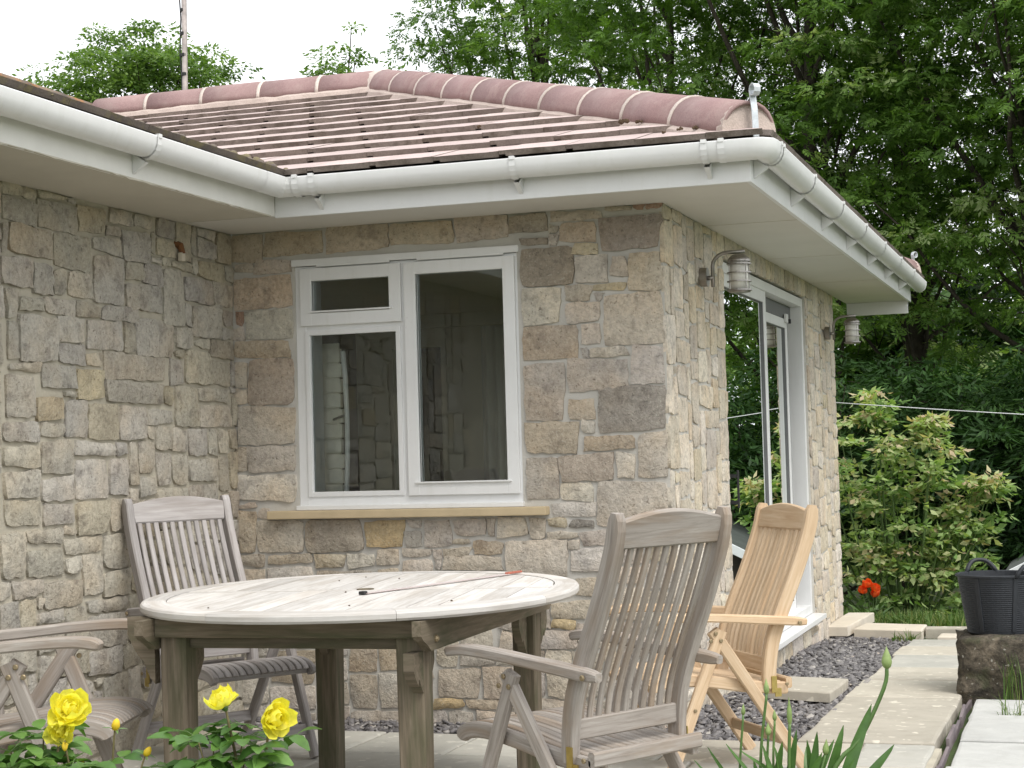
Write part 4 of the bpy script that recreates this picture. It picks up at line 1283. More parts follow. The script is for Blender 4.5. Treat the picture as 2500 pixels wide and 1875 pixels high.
def make_chair(label, wood, group, nslat=11):
    t = thing('garden_chair', label, 'chair', group=group)
    X = Vector((1, 0, 0))
    for s in (-1, 1):
        c = curve(BACK, 22)
        th = [.058] * 23; th[-1] = .03; th[-2] = .05; th[0] = .045
        m = MB(); m.sweep([(s * .232, y, z) for y, z in c], X, .034, th, .006); m.make('back_stile', wood, t)
    zs = [.452 + (.985 - .452) * i / 14 for i in range(15)]
    for k in range(nslat):
        x = -.190 + .380 * k / (nslat - 1)
        m = MB(); m.sweep([(x, on_back(z) + .006, z) for z in zs], X, .0215, .013, .003); m.make('back_slat', wood, t)
    N = 16
    hs_ = [.084 + .028 * math.cos((i / N - .5) * math.pi) for i in range(N + 1)]
    m = MB(); m.sweep([(-.214 + .428 * i / N, on_back(.968) - .0 - .12 * (hs_[i] / 2), .968 + hs_[i] / 2) for i in range(N + 1)], Vector((0, -.22, 1)), hs_, .026, .006); m.make('top_rail', wood, t)
    m = MB(); m.sweep([(-.214, on_back(.43), .43), (.214, on_back(.43), .43)], Vector((0, 0, 1)), .062, .024, .004); m.make('bottom_rail', wood, t)
    sc = curve(SEAT, 20)
    for s in (-1, 1):
        m = MB(); m.sweep([(s * .222, y, z - .022) for y, z in sc[1:]], X, .026, [.03] + [.05] * 18 + [.045], .006); m.make('seat_rail', wood, t)
    for k in range(13):
        x = -.192 + .384 * k / 12
        m = MB(); m.sweep([(x, y, z - .002) for y, z in sc[1:19]], X, .0255, .013, .003); m.make('seat_slat', wood, t)
    m = MB(); m.sweep([(-.208, .405, .372), (.208, .405, .372)], Vector((0, 0, 1)), .034, .03, .006); m.make('seat_cross_rail', wood, t)
    m = MB(); m.sweep([(-.235, -.165, .352), (.235, -.165, .352)], Vector((0, 0, 1)), .045, .026, .008); m.make('seat_cross_rail', wood, t)
    for s in (-1, 1):
        m = MB(); m.sweep([(s * .257, .142, .585), (s * .257, .385, .003)], X, .027, .050, .006); m.make('front_leg', wood, t)
        m = MB(); m.sweep([(s * .2555, .180, .585), (s * .2555, -.215, .003)], X, .026, .050, .006); m.make('rear_leg', wood, t)
        ac = curve([(-.235, .600), (-.12, .611), (.05, .626), (.2, .639), (.34, .645), (.405, .639), (.43, .630)], 18)
        wv = [.030, .040] + [.050] * 14 + [.049, .043, .030]; tv = [.026, .034] + [.036] * 4 + [.034] * 10 + [.031, .028, .020]
        m = MB(); m.sweep([(s * (.264 + .012 * max(0, i - 4) / 14), y, z) for i, (y, z) in enumerate(ac)], X, wv, tv, .006); m.make('armrest', wood, t)
        for (y, z, r, x) in ((.150, .545, .0085, .2715), (.195, .545, .0085, .2715), (.172, .575, .0085, .2715), (-.195, .600, .009, .291), (.272, .272, .0075, .2715), (-.148, .35, .008, .249)):
            mb = MB(); mb.lathe([(0, 0), (r, 0), (r, .004), (r * .7, .006), (0, .006)], n=10)
            mb.V = [(s * (x - .0005 + v[2]), y + v[0], z + v[1]) for v in mb.V]
            mb.make('bolt', 'bolt', t)
        m = MB(); m.box(s * .2515 - .0025, s * .2515 + .0025, -.102, -.078, .318, .385, ch=.001); m.box(s * .2485 - .003, s * .2485 + .003, -.122, -.094, .300, .335, ch=.001)
        m.make('brass_hinge', 'brass', t)
    m = MB(); m.sweep([(-.243, .335, .115), (.243, .335, .115)], Vector((0, 0, 1)), .045, .020, .004); m.make('stretcher', wood, t)
    m = MB(); m.sweep([(-.242, -.13, .125), (.242, -.13, .125)], Vector((0, 0, 1)), .045, .020, .004); m.make('stretcher', wood, t)
    return t
def copy_tree(o, label=None):
    c = o.copy(); COL.objects.link(c)
    if label: c['label'] = label
    for ch in o.children:
        d = ch.copy(); COL.objects.link(d); d.parent = c
    return c
def put(o, x, y, rz, s):
    o.location = (x, y, .178); o.rotation_euler = (0, 0, rz); o.scale = (s, s, s)
GRP = 'folding garden armchairs around the oval table'
ch1 = make_chair('brown-stained weathered folding armchair with its back slats turned outward beside the golden chair', 'teak_grey', GRP)
put(ch1, 2.535, -2.50, 1.054, .975)
ch2 = make_chair('silvery grey folding armchair against the old wall in the corner behind the table', 'teak_silver', GRP)
put(ch2, .424, -1.06, -2.161, 1.0)
ch3 = copy_tree(ch1, 'weathered folding armchair behind the rose bush with the double bloom')
put(ch3, .50, -2.70, -1.30, 1.05)
ch4 = make_chair('new golden teak folding armchair on the patio near the slate chippings', 'teak_new', GRP, 10)
put(ch4, 2.575, -.88, 2.20, .925)

# ------------------------------------------------------------------ oval table
TB = thing('oval_table', 'weathered oval teak table with pale planked top and carved corner brackets', 'table', (1.507, -1.933, .178), .034)
TA, TBB, TE, TH = .745, .895, 2.12, .762
def sup(a, b, t):
    c, s = math.cos(t), math.sin(t)
    return (math.copysign(abs(c) ** (2 / TE), c) * a, math.copysign(abs(s) ** (2 / TE), s) * b)
RIM = .085
def topturn(mb, a=.13):
    """the top sits slightly askew on its frame"""
    mb.V = [(v[0] * math.cos(a) - v[1] * math.sin(a) + .006, v[0] * math.sin(a) + v[1] * math.cos(a) - .012, v[2]) for v in mb.V]
    return mb
NS = 8
for k in range(NS):
    V, F, G = [], [], []
    n = 12
    t0, t1 = 2 * math.pi * (k + .5) / NS + .0008, 2 * math.pi * (k + 1.5) / NS - .0008
    prof = [(0, .030), (0, .0), (-.004, -.0), (1, 1)]
    sec = [(RIM, TH), (.014, TH), (.005, TH - .003), (.0, TH - .010), (.0, TH - .024), (.006, TH - .032), (RIM, TH - .032)]
    for i in range(n + 1):
        t = t0 + (t1 - t0) * i / n
        for (ins, z) in sec:
            x, y = sup(TA - ins, TBB - ins, t)
            V.append((x, y, z)); G.append(((t * .8), ins + k * .37, z))
    q = len(sec)
    for i in range(n):
        for j in range(q):
            F.append((i * q + j, (i + 1) * q + j, (i + 1) * q + (j + 1) % q, i * q + (j + 1) % q))
    F.append(tuple(range(q))); F.append(tuple(range(n * q + q - 1, n * q - 1, -1)))
    m = MB(); m.add(V, F, 0, G); topturn(m).make('rim_segment', 'table_top', TB, False)
# planks run across the table, cut to the inner oval
ia, ib = TA - RIM - .003, TBB - RIM - .003
NP = 15
def halfl(x):
    x = min(abs(x) / ia, 1)
    return ib * max(0, 1 - x ** TE) ** (1 / TE)
for k in range(NP):
    x0 = -ia + 2 * ia * k / NP + .0012; x1 = -ia + 2 * ia * (k + 1) / NP - .0012
    xs = [x0 + (x1 - x0) * i / 4 for i in range(5)]
    for sgn in (-1, 1):                                  # the top parts across the middle where it extends
        inner = .024
        if max(halfl(x) for x in xs) < inner + .03: continue
        poly = [(x, sgn * inner) for x in (xs[0], xs[-1])] + [(x, sgn * max(halfl(x), inner + .004)) for x in reversed(xs)]
        dz = RG.uniform(-.0014, .0004)
        n = len(poly)
        V = [(x, y, TH - .001 + dz) for x, y in poly] + [(x, y, TH - .026) for x, y in poly]
        F = [tuple(range(n)), tuple(range(2 * n - 1, n - 1, -1))] + [(i, n + i, n + (i + 1) % n, (i + 1) % n) for i in range(n)]
        m = MB(); m.add(V, F, 0, [(v[1], v[0], v[2]) for v in V]); topturn(m).make('top_plank', 'table_top', TB)
for sgn in (-1, 1):
    m = MB(); m.box(-halfl(0) * 0 - ia + .004, ia - .004, min(sgn * .001, sgn * .0225), max(sgn * .001, sgn * .0225), TH - .026, TH - .0015)
    m.G = [(g[0], g[1] + 3, g[2]) for g in m.G]; topturn(m).make('centre_batten', 'table_top', TB)
m = MB(); m.lathe([(0, TH - .0005), (.026, TH - .0005), (.028, TH + .0015), (.031, TH + .0015), (.031, TH - .004)], n=20); m.make('parasol_cap', 'table_frame', TB)
# shaped brackets under the rim at each leg
def prism(poly2, fn, th):
    n = len(poly2)
    V = [fn(a, b, -th / 2) for a, b in poly2] + [fn(a, b, th / 2) for a, b in poly2]
    F = [tuple(range(n)), tuple(range(2 * n - 1, n - 1, -1))] + [(i, n + i, n + (i + 1) % n, (i + 1) % n) for i in range(n)]
    return V, F
def brk(w, h):
    P = [(0, 0), (w, 0), (w, -.055)]
    P += [(w * (.93 - .42 * t), -.055 - (h * .38) * (t ** .6)) for t in (.25, .5, .75, 1.0)]
    P += [(w * .51, -h * .62), (w * .42, -h * .66)]
    P += [(w * (.40 - .28 * t), -h * .66 - h * .28 * t ** .7) for t in (.3, .6, 1.0)]
    P += [(0, -h)]
    return P
HPX, HQY = .404, .625
for sx in (-1, 1):
    for sy in (-1, 1):
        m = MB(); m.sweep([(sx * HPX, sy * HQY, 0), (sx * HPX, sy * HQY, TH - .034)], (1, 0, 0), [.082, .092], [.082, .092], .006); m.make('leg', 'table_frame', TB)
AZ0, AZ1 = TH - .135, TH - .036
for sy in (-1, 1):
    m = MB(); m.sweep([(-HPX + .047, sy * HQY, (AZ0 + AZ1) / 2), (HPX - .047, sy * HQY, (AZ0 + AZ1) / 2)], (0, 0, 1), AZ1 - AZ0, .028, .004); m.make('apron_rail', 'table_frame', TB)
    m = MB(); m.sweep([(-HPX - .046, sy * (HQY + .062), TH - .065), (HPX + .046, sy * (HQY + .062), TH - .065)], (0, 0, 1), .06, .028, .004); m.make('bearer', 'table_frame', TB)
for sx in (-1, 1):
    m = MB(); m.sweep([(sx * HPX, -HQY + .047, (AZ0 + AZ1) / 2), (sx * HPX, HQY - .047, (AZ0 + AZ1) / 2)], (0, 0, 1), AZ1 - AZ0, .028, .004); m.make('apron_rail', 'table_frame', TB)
    e = HQY + .15
    end = [(e, 0), (e, -.045), (e - .02, -.06), (e - .06, -.078), (e - .09, -.098)]
    poly = end + [(-a, b) for a, b in reversed(end)]
    V, F = prism(poly, lambda a, b, c: (sx * (HPX + .063) + c, a, TH - .036 + b), .030)
    m = MB(); m.add(V, F, 0, [(v[1], v[2], v[0]) for v in V]); m.make('side_bearer', 'table_frame', TB)
for sx in (-1, 1):
    for sy in (-1, 1):
        if sx < 0:
            V, F = prism(brk(.13, .215), lambda a, b, c: (sx * (HPX + .079 + a * .75), sy * HQY + c, TH - .036 + b), .034)
            m = MB(); m.add(V, F); m.make('corner_bracket', 'table_frame', TB)
        if sx > 0:
          V, F = prism(brk(.085, .13), lambda a, b, c: (sx * (HPX + .028) + c, sy * (HQY + .046 + a), TH - .135 + b), .034)
          m = MB(); m.add(V, F); m.make('corner_bracket', 'table_frame', TB)
        V, F = prism(brk(.10, .17), lambda a, b, c: (sx * HPX + c, sy * (HQY - .046 - a), TH - .13 + b), .030)
        m = MB(); m.add(V, F); m.make('corner_bracket', 'table_frame', TB)
        mb = MB(); mb.lathe([(0, 0), (.012, 0), (.012, .006), (.006, .012), (0, .012)], n=8)
        mb.V = [(sx * (HPX + .077 + v[2]), sy * (HQY + .02) + v[0], TH - .10 + v[1]) for v in mb.V]; mb.make('bolt', 'bolt', TB)
# thin strip lying on the table
sp = thing('measuring_strip', 'thin pale strip edged in red with a red end, lying across the table top', 'strip', (1.712, -1.74, .178 + TH + .0015), 0)
a = Vector((1.601 - 1.712, -2.167 + 1.74, 0)); b = Vector((1.823 - 1.712, -1.312 + 1.74, 0))
d_ = (b - a).normalized(); n_ = Vector((-d_.y, d_.x, 0))
m = MB(); m.sweep([a + Vector((0, 0, .002)), b + Vector((0, 0, .002))], n_, .016, .002, .0005); m.make('blade', 'white_paint', sp)
for s in (-1, 1):
    m = MB(); m.sweep([a + n_ * s * .010 + Vector((0, 0, .0025)), b + n_ * s * .010 + Vector((0, 0, .0025))], n_, .002, .003, .0005); m.make('edge', 'red_faded', sp)
m = MB(); m.sweep([b + Vector((0, 0, .006)), b + d_ * .095 + Vector((0, 0, .006))], n_, .017, .008, .003); m.make('end_block', 'red_paint', sp)
m = MB(); m.sweep([a - d_ * .012 + Vector((0, 0, .005)), a + d_ * .008 + Vector((0, 0, .005))], n_, .022, .012, .002); m.make('end_clip', 'cable_black', sp)
# fallen bits on the table top
rgd = random.Random(8)
for k in range(7):
    x, y = rgd.uniform(-.45, .5), rgd.uniform(-.75, .6)
    m = MB(); r = rgd.uniform(.0035, .006); m.lathe([(0, 0), (r, .001), (r * .6, r * .8), (0, r)], n=6)
    o = m.make('fallen_bit', 'soil', loc=(1.507 + x, -1.933 + y, .178 + TH - .0005)); tag(o, 'small dark crumb lying on the pale table top', 'crumb', 'crumbs on the table top')

# ------------------------------------------------------------------ rough block and rubber tub
def rough_block():
    bm = bmesh.new()
    bmesh.ops.create_cube(bm, size=1.0)
    bmesh.ops.subdivide_edges(bm, edges=bm.edges[:], cuts=19, use_grid_fill=True)
    from mathutils import noise as ns
    for v in bm.verts:
        p = v.co.copy()
        q = Vector((p.x * .86, p.y * .52, p.z * .34))
        d = ns.fractal(q * 5.0, 1.0, 2.0, 4) * .034 + ns.fractal(q * 17, 1.0, 2.0, 3) * .020
        e = p.normalized()
        if p.z > .49: d *= .35
        q += e * d
        # battered, worn edges
        k = sum(1 for c in p if abs(c) > .47)
        if k >= 2: q -= e * .014
        v.co = q
    me = bpy.data.meshes.new('stone_block'); bm.to_mesh(me); bm.free()
    me.materials.append(MAT['rough_block'])
    me.polygons.foreach_set('use_smooth', [True] * len(me.polygons))
    return me
o = obj('stone_block', rough_block(), None, (3.705, 1.58, .255))
tag(o, 'rough weathered brown stone block carrying the black tub', 'stone block')
tub = thing('rubber_tub', 'black ribbed rubber tub with two loop handles standing on the stone block', 'tub', (3.475, 1.58, .424))
tub.scale = (1, 1, .9)
m = MB()
prof = [(0, 0), (.150, 0), (.158, .008)]
for k in range(1, 26):
    z = .01 + .295 * k / 26; r = .158 + .040 * k / 26
    prof += [(r, z), (r + .0022, z + .003), (r + .0022, z + .007), (r + .0004, z + .009)]
prof += [(.199, .318), (.210, .322), (.212, .332), (.204, .336), (.196, .332), (.192, .30), (.150, .02), (0, .02)]
m.lathe(prof, n=48); m.make('tub_body', 'rubber_black', tub, False)
for a in (rad(118), rad(-38)):
    m = MB(); P = []
    for k in range(13):
        f = -1 + 2 * k / 12
        ang = a + f * .42
        rr_ = .206 + .012 * (1 - f * f)
        P.append((rr_ * math.cos(ang), rr_ * math.sin(ang), .322 + .075 * (1 - abs(f) ** 2.6)))
    m.tube(P, .012, 8); m.make('handle', 'rubber_black', tub, True)
for a in (rad(-62), rad(-118), rad(20)):
    m = MB(); m.sweep([(.163 * math.cos(a), .163 * math.sin(a), .02), (.201 * math.cos(a), .201 * math.sin(a), .318)], Vector((-math.sin(a), math.cos(a), 0)), .022, .006, .002); m.make('rib', 'rubber_black', tub)
# low shed with felt roof far behind the tub
sh = thing('garden_shed', 'low garden shed with grey felt roof and white bargeboard beyond the tub', 'shed', (4.25, 10.3, -.50))
m = MB(); m.box(-.85, .85, -.6, .9, -.1, .72); m.make('shed_wall', 'shed_board', sh)
m = MB(); m.sweep([(-1.12, .1, .62), (0, .1, 1.18)], (0, 1, 0), 1.75, .03, .004); m.make('roof_slope', 'felt_grey', sh)
m = MB(); m.sweep([(1.12, .1, .62), (0, .1, 1.18)], (0, 1, 0), 1.75, .03, .004); m.make('roof_slope', 'felt_grey', sh)
m = MB(); m.sweep([(-1.14, -.79, .585), (.0, -.79, 1.155)], (0, 1, 0), .025, .09, .004); m.make('bargeboard', 'white_paint', sh)
m = MB(); m.sweep([(1.14, -.79, .585), (.0, -.79, 1.155)], (0, 1, 0), .025, .09, .004); m.make('bargeboard', 'white_paint', sh)
m = MB(); m.add([(-.85, -.601, .7), (.85, -.601, .7), (0, -.601, 1.12)], [(0, 1, 2)]); m.make('gable', 'shed_board', sh)

# ------------------------------------------------------------------ trees
def norm(a): return a / (np.linalg.norm(a, axis=-1, keepdims=True) + 1e-9)
def leaf_quads(P, A, N, L, W, rnd, fold=.18):
    """P base points, A axis, N approx normal, L length, W width -> folded diamond leaves"""
    A = norm(A); B = norm(np.cross(A, N)); C = np.cross(B, A)
    L = L[:, None]; W = W[:, None]
    V = np.stack([P, P + A * L * .42 + B * W * .5 - C * W * fold, P + A * L, P + A * L * .42 - B * W * .5 - C * W * fold], 1).reshape(-1, 3)
    F = np.arange(len(V)).reshape(-1, 4)
    return V, F, np.repeat(rnd, 4)
def pinnate(P, A, N, Lr, rnd, rg, nl=4, lw=.36, ll=.55):
    """compound leaves: nl pairs of leaflets plus the end one along each rachis"""
    A = norm(A); B = norm(np.cross(A, N)); C = np.cross(B, A)
    n = len(P); out = []
    for k in range(nl + 1):
        t = .25 + .72 * k / nl
        base = P + A * (Lr * t)[:, None] - C * (Lr * t * t * .18)[:, None]
        if k == nl:
            dirs = [A]
        else:
            dirs = [norm(A * .55 + B), norm(A * .55 - B)]
        for d in dirs:
            l = Lr * ll * rg.uniform(.8, 1.15, n)
            out.append(leaf_quads(base, d - C * .25 + rg.normal(0, .12, (n, 3)), C + rg.normal(0, .25, (n, 3)), l, l * lw, np.clip(rnd + rg.normal(0, .06, n), 0, 1)))
    V = np.vstack([o[0] for o in out]); r = np.concatenate([o[2] for o in out])
    return V, np.arange(len(V)).reshape(-1, 4), r
def clump_leaves(centres, radii, per, rg, Lr, mode, flat=.6, bright=None, **k):
    C = np.repeat(centres, per, 0); R = np.repeat(radii, per)
    n = len(C)
    d = norm(rg.normal(size=(n, 3)))
    d[:, 2] = np.abs(d[:, 2]) * .9 - .25
    rr_ = rg.uniform(.25, 1.0, n) ** .6
    off = d * (R * rr_)[:, None]; off[:, 2] *= flat
    P = C + off
    A = norm(d * np.array([1, 1, .35]) + rg.normal(0, .35, (n, 3)) + np.array([0, 0, -.25]))
    N = np.array([0, 0, 1.0]) + rg.normal(0, .45, (n, 3))
    b = np.repeat(bright, per) if bright is not None else np.full(n, .5)
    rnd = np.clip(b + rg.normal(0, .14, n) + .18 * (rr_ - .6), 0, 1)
    L = Lr * rg.uniform(.7, 1.3, n)
    if mode == 'pinnate':
        return pinnate(P, A, N, L, rnd, rg, **k)
    return leaf_quads(P, A, N, L, L * k.get('lw', .5), rnd)
def limbs(mb, base, top, centres, rg, r0, nl, sub=3):
    """trunk plus limbs that run to some of the clump centres"""
    base, top = Vector(base), Vector(top)
    ax = top - base
    tr = [base + ax * t + Vector((rg.normal(0, .06), rg.normal(0, .06), 0)) * (0 if t == 0 else 1) for t in np.linspace(0, 1, 9)]
    mb.tube(tr, [r0 * 1.25] + [r0 * (1 - .8 * t) for t in np.linspace(.12, 1, 8)], 10)
    idx = rg.choice(len(centres), min(nl, len(centres)), replace=False)
    for i in idx:
        c = Vector(centres[i])
        f = min(.92, max(.18, ((c.z - base.z) / max(ax.z, .1)) * rg.uniform(.45, .75)))
        p = base + ax * f
        mid = p.lerp(c, .5) + Vector((rg.normal(0, .15), rg.normal(0, .15), -.12 * (c - p).length))
        P = []
        for t in np.linspace(0, 1, 7):
            P.append((p * (1 - t) ** 2 + mid * 2 * t * (1 - t) + c * t * t) + Vector(rg.normal(0, .03, 3)))
        l = (c - p).length
        rb = min(r0 * .45, .010 * l + .010)
        mb.tube(P, [rb * (1 - .85 * t) + .004 for t in np.linspace(0, 1, 7)], 6, cap=False)
        for s in range(sub):
            q = P[rg.integers(2, 6)]
            e = q + Vector(rg.normal(0, 1, 3)).normalized() * rg.uniform(.3, .8)
            mb.tube([q, q.lerp(e, .5) + Vector((0, 0, .05)), e], [.012, .009, .004], 5, cap=False)
def tree(name, label, cat, loc, h, cz, rad3, nclump, crad, per, leaf, mode, seed, group, Lr=.26, trunk=.2, limbsn=45, shape=1.0, lo=.25, bark='bark', holes=.0, **k):
    rg = np.random.default_rng(seed)
    t = thing(name, label, cat, loc, 0, group)
    d = norm(rg.normal(size=(nclump, 3)))
    rr_ = rg.uniform(lo, 1, nclump) ** .5
    # uneven outline: the radius wanders with direction
    wob = 1 + .16 * np.sin(d[:, 0] * 3.1 + seed) + .14 * np.sin(d[:, 2] * 5 + d[:, 1] * 4 + seed * 2)
    cen = d * rr_[:, None] * wob[:, None] * np.array(rad3) * shape + np.array([0, 0, cz])
    cen = cen[cen[:, 2] > .5]
    n = len(cen)
    radii = rg.uniform(*crad, n)
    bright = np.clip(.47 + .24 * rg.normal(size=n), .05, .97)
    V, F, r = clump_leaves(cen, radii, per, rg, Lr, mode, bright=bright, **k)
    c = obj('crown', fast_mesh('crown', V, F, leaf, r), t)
    mb = MB(); limbs(mb, (0, 0, -.3), (rg.normal(0, .3), rg.normal(0, .3), cz + rad3[2] * .55), cen, rg, trunk, limbsn)
    mb.make('trunk', bark, t, True)
    return t
def polar(u, R):
    """ground position for a compass bearing u (radians from +y) and a range R from the garden"""
    x, y = CAM.x + R * math.sin(u), CAM.y + R * math.cos(u)
    return (x, y, gz(y))
WOOD = 'tall trees beyond the garden'
tall = [
    # bearing, range, height of crown centre, radii, clumps, label
    (-.290, 30, 7.6, (2.45, 2.4, 4.6), 210, 'tall ash tree with loose outer sprays standing beside the open sky, behind the hip ridge'),
    (-.222, 27, 7.2, (2.6, 2.6, 5.6), 250, 'tall leafy ash tree rising straight behind the middle of the tiled hip'),
    (-.150, 24, 6.8, (2.6, 2.6, 5.6), 260, 'tall ash tree with light sprays rising above the iron at the foot of the hip'),
    (-.085, 26, 7.4, (2.8, 2.6, 6.2), 280, 'tall dense ash tree rising above the far end of the gutter'),
    (-.022, 23, 7.0, (2.7, 2.6, 6.0), 270, 'tall dark ash tree rising behind the variegated shrub and tub'),
    (.060, 22, 6.8, (3.0, 2.8, 6.0), 260, 'tall ash tree standing clear of the house, past the garden shed'),
    (.170, 21, 6.5, (3.2, 3.0, 5.8), 240, 'tall ash tree furthest along the garden from the house'),
]
for i, (b_, R_, cz, r3, nc, lab) in enumerate(tall):
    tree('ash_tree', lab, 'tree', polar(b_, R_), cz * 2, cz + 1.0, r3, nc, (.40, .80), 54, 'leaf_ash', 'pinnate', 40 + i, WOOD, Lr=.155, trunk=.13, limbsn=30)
back = [(-.255, 38, 'broad dark tree filling the gap low behind the first two ash trees'), (-.185, 37, 'broad dark tree low behind the ash trees over the hip tiles'),
        (-.115, 36, 'broad dark tree low behind the ash trees over the gutter'), (-.045, 35, 'broad dark tree low behind the ash trees over the washing line'), (.04, 34, 'broad dark tree low behind the shed')]
for i, (b_, R_, lab) in enumerate(back):
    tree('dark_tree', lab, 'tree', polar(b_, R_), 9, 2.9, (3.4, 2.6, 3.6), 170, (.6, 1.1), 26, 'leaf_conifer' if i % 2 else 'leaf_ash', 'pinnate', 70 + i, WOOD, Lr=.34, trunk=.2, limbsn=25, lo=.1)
hedge = [(-.145, 20.5, 1.7, 'dark evergreen bush half hidden by the house corner'), (-.100, 20, 2.0, 'dark evergreen bush behind the tallest shoots of the pale shrub'),
         (-.060, 21, 2.2, 'dark evergreen bush under the washing line beside the pale shrub'), (-.022, 19.5, 2.1, 'dark evergreen bush behind the shed roof')]
for i, (b_, R_, cz, lab) in enumerate(hedge):
    tree('evergreen_bush', lab, 'bush', polar(b_, R_), 4, cz * .5 + .2, (1.4, 1.2, 1.8), 150, (.3, .6), 110, 'leaf_conifer', 'simple', 90 + i, 'dark evergreens along the end of the garden', Lr=.13, trunk=.08, limbsn=14, lo=.1, lw=.26)
tree('field_tree', 'round light green tree standing clear against the sky behind the aerial mast', 'tree', (CAM.x + 44 * math.sin(-.531), CAM.y + 44 * math.cos(-.531), 0), 12, 9.6, (2.75, 2.3, 3.0), 340, (.40, .80), 110, 'leaf_far', 'simple', 130, None, Lr=.14, trunk=.2, limbsn=40, lw=.5)
tree('field_tree', 'small treetop just showing above the ridge tiles left of the apex', 'tree', (CAM.x + 46 * math.sin(-.418), CAM.y + 46 * math.cos(-.418), 0), 12, 10.2, (1.1, 1.2, 2.3), 90, (.28, .5), 50, 'leaf_far', 'simple', 133, None, Lr=.14, trunk=.16, limbsn=30, lw=.5)
tree('field_tree', 'thin straggling treetops just showing above the ridge apex', 'tree', (CAM.x + 46 * math.sin(-.388), CAM.y + 46 * math.cos(-.388), 0), 12, 9.7, (1.2, 1.2, 2.6), 34, (.22, .4), 40, 'leaf_far', 'simple', 135, None, Lr=.14, trunk=.14, limbsn=30, lw=.5)

# pale variegated shrub
def shrub():
    rg = np.random.default_rng(77)
    t = thing('variegated_shrub', 'loose shrub with pale yellow-green and pinkish young leaves past the house corner', 'shrub', (2.35, 7.75, -.15))
    lobes = [(2.06, 1.30, .52), (1.90, .75, .55), (2.20, 1.72, .16), (2.57, 1.22, .34), (2.62, 1.52, .13), (2.46, .70, .45), (2.98, .80, .24), (3.10, 1.02, .13), (2.80, .48, .33), (2.34, .25, .42), (1.95, .25, .42), (2.66, .10, .32)]
    cen, rad_, br = [], [], []
    for (x, z, r) in lobes:
        for k in range(int(8 + 90 * r)):
            d = rg.normal(size=3); d /= np.linalg.norm(d)
            q = d * r * rg.uniform(.3, 1) ** .5
            cen.append((x - 2.35 + q[0], q[1] * 1.0, z + .15 + q[2])); rad_.append(rg.uniform(.05, .16))
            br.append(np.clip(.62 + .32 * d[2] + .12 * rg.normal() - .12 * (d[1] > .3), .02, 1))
    cen = np.array(cen)
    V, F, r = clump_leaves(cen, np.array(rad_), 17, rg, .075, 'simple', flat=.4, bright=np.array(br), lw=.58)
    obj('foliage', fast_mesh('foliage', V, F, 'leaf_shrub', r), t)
    mb = MB()
    for i in rg.choice(len(cen), 60, replace=False):
        c = Vector(cen[i]); b = Vector((c.x * .25, c.y * .25, -.1))
        mb.tube([b, b.lerp(c, .5) + Vector((c.x * .12, 0, .08)), c], [.014, .009, .003], 5, cap=False)
    mb.make('stems', 'twig_green', t, True)
shrub()

# ------------------------------------------------------------------ grass and ground cover (stuff)
def blades(name, label, areas, mat, seed, hmin, hmax, lean=.35, wid=.006, cat='grass'):
    rg = np.random.default_rng(seed)
    Ps, H = [], []
    for (x0, x1, y0, y1, n) in areas:
        x = rg.uniform(x0, x1, n); y = rg.uniform(y0, y1, n)
        Ps.append(np.c_[x, y, [gz(v) - .07 if v > 1.9 else .10 for v in y]]); H.append(rg.uniform(hmin, hmax, n))
    P = np.vstack(Ps); H = np.concatenate(H); n = len(P)
    a = rg.uniform(0, 6.28, n); D = np.c_[np.cos(a), np.sin(a), np.zeros(n)]; S = np.c_[-np.sin(a), np.cos(a), np.zeros(n)]
    le = rg.uniform(.05, lean, n)
    W = (wid * rg.uniform(.6, 1.3, n))[:, None]
    p1 = P + np.array([0, 0, 1]) * (H * .55)[:, None] + D * (H * le * .35)[:, None]
    p2 = P + np.array([0, 0, 1]) * (H * (1 - le * .4))[:, None] + D * (H * le * 1.2)[:, None]
    V = np.stack([P - S * W, P + S * W, p1 + S * W * .8, p1 - S * W * .8, p2 + S * W * .1, p2 - S * W * .1], 1).reshape(-1, 3)
    f = np.array([[0, 1, 2, 3], [3, 2, 4, 5]]); F = (f[None] + 6 * np.arange(n)[:, None, None]).reshape(-1, 4)
    o = obj(name, fast_mesh(name, V, F, mat, np.repeat(rg.uniform(0, 1, n), 6)))
    tag(o, label, cat, kind='stuff')
blades('rough_grass', 'long green grass and weeds beyond the end of the path', [(1.7, 2.7, 5.75, 6.8, 2600), (2.6, 4.6, 5.3, 6.6, 2600), (1.6, 5.5, 6.6, 9.5, 6000)], 'leaf_grass', 5, .05, .22, .8)
blades('dry_litter', 'dry straw-coloured litter on the bank behind the path end', [(2.75, 4.2, 5.4, 7.2, 2600)], 'leaf_straw', 6, .03, .10, 1.6, .008, 'litter')
blades('grass_tuft', 'small tuft of grass growing on the pale concrete slabs', [(3.52, 3.66, .62, .72, 45)], 'leaf_grass', 7, .08, .19, 1.1, .003)
blades('grass_tuft', 'thin grass stalks growing against the rough stone block', [(3.49, 3.62, 1.20, 1.27, 26)], 'leaf_grass', 8, .18, .33, .25, .003)
blades('weed_patch', 'little green weed between chippings and the last path slab', [(2.62, 2.76, 4.42, 4.55, 60)], 'leaf_grass', 9, .08, .16, 1.0, .006, 'weed')

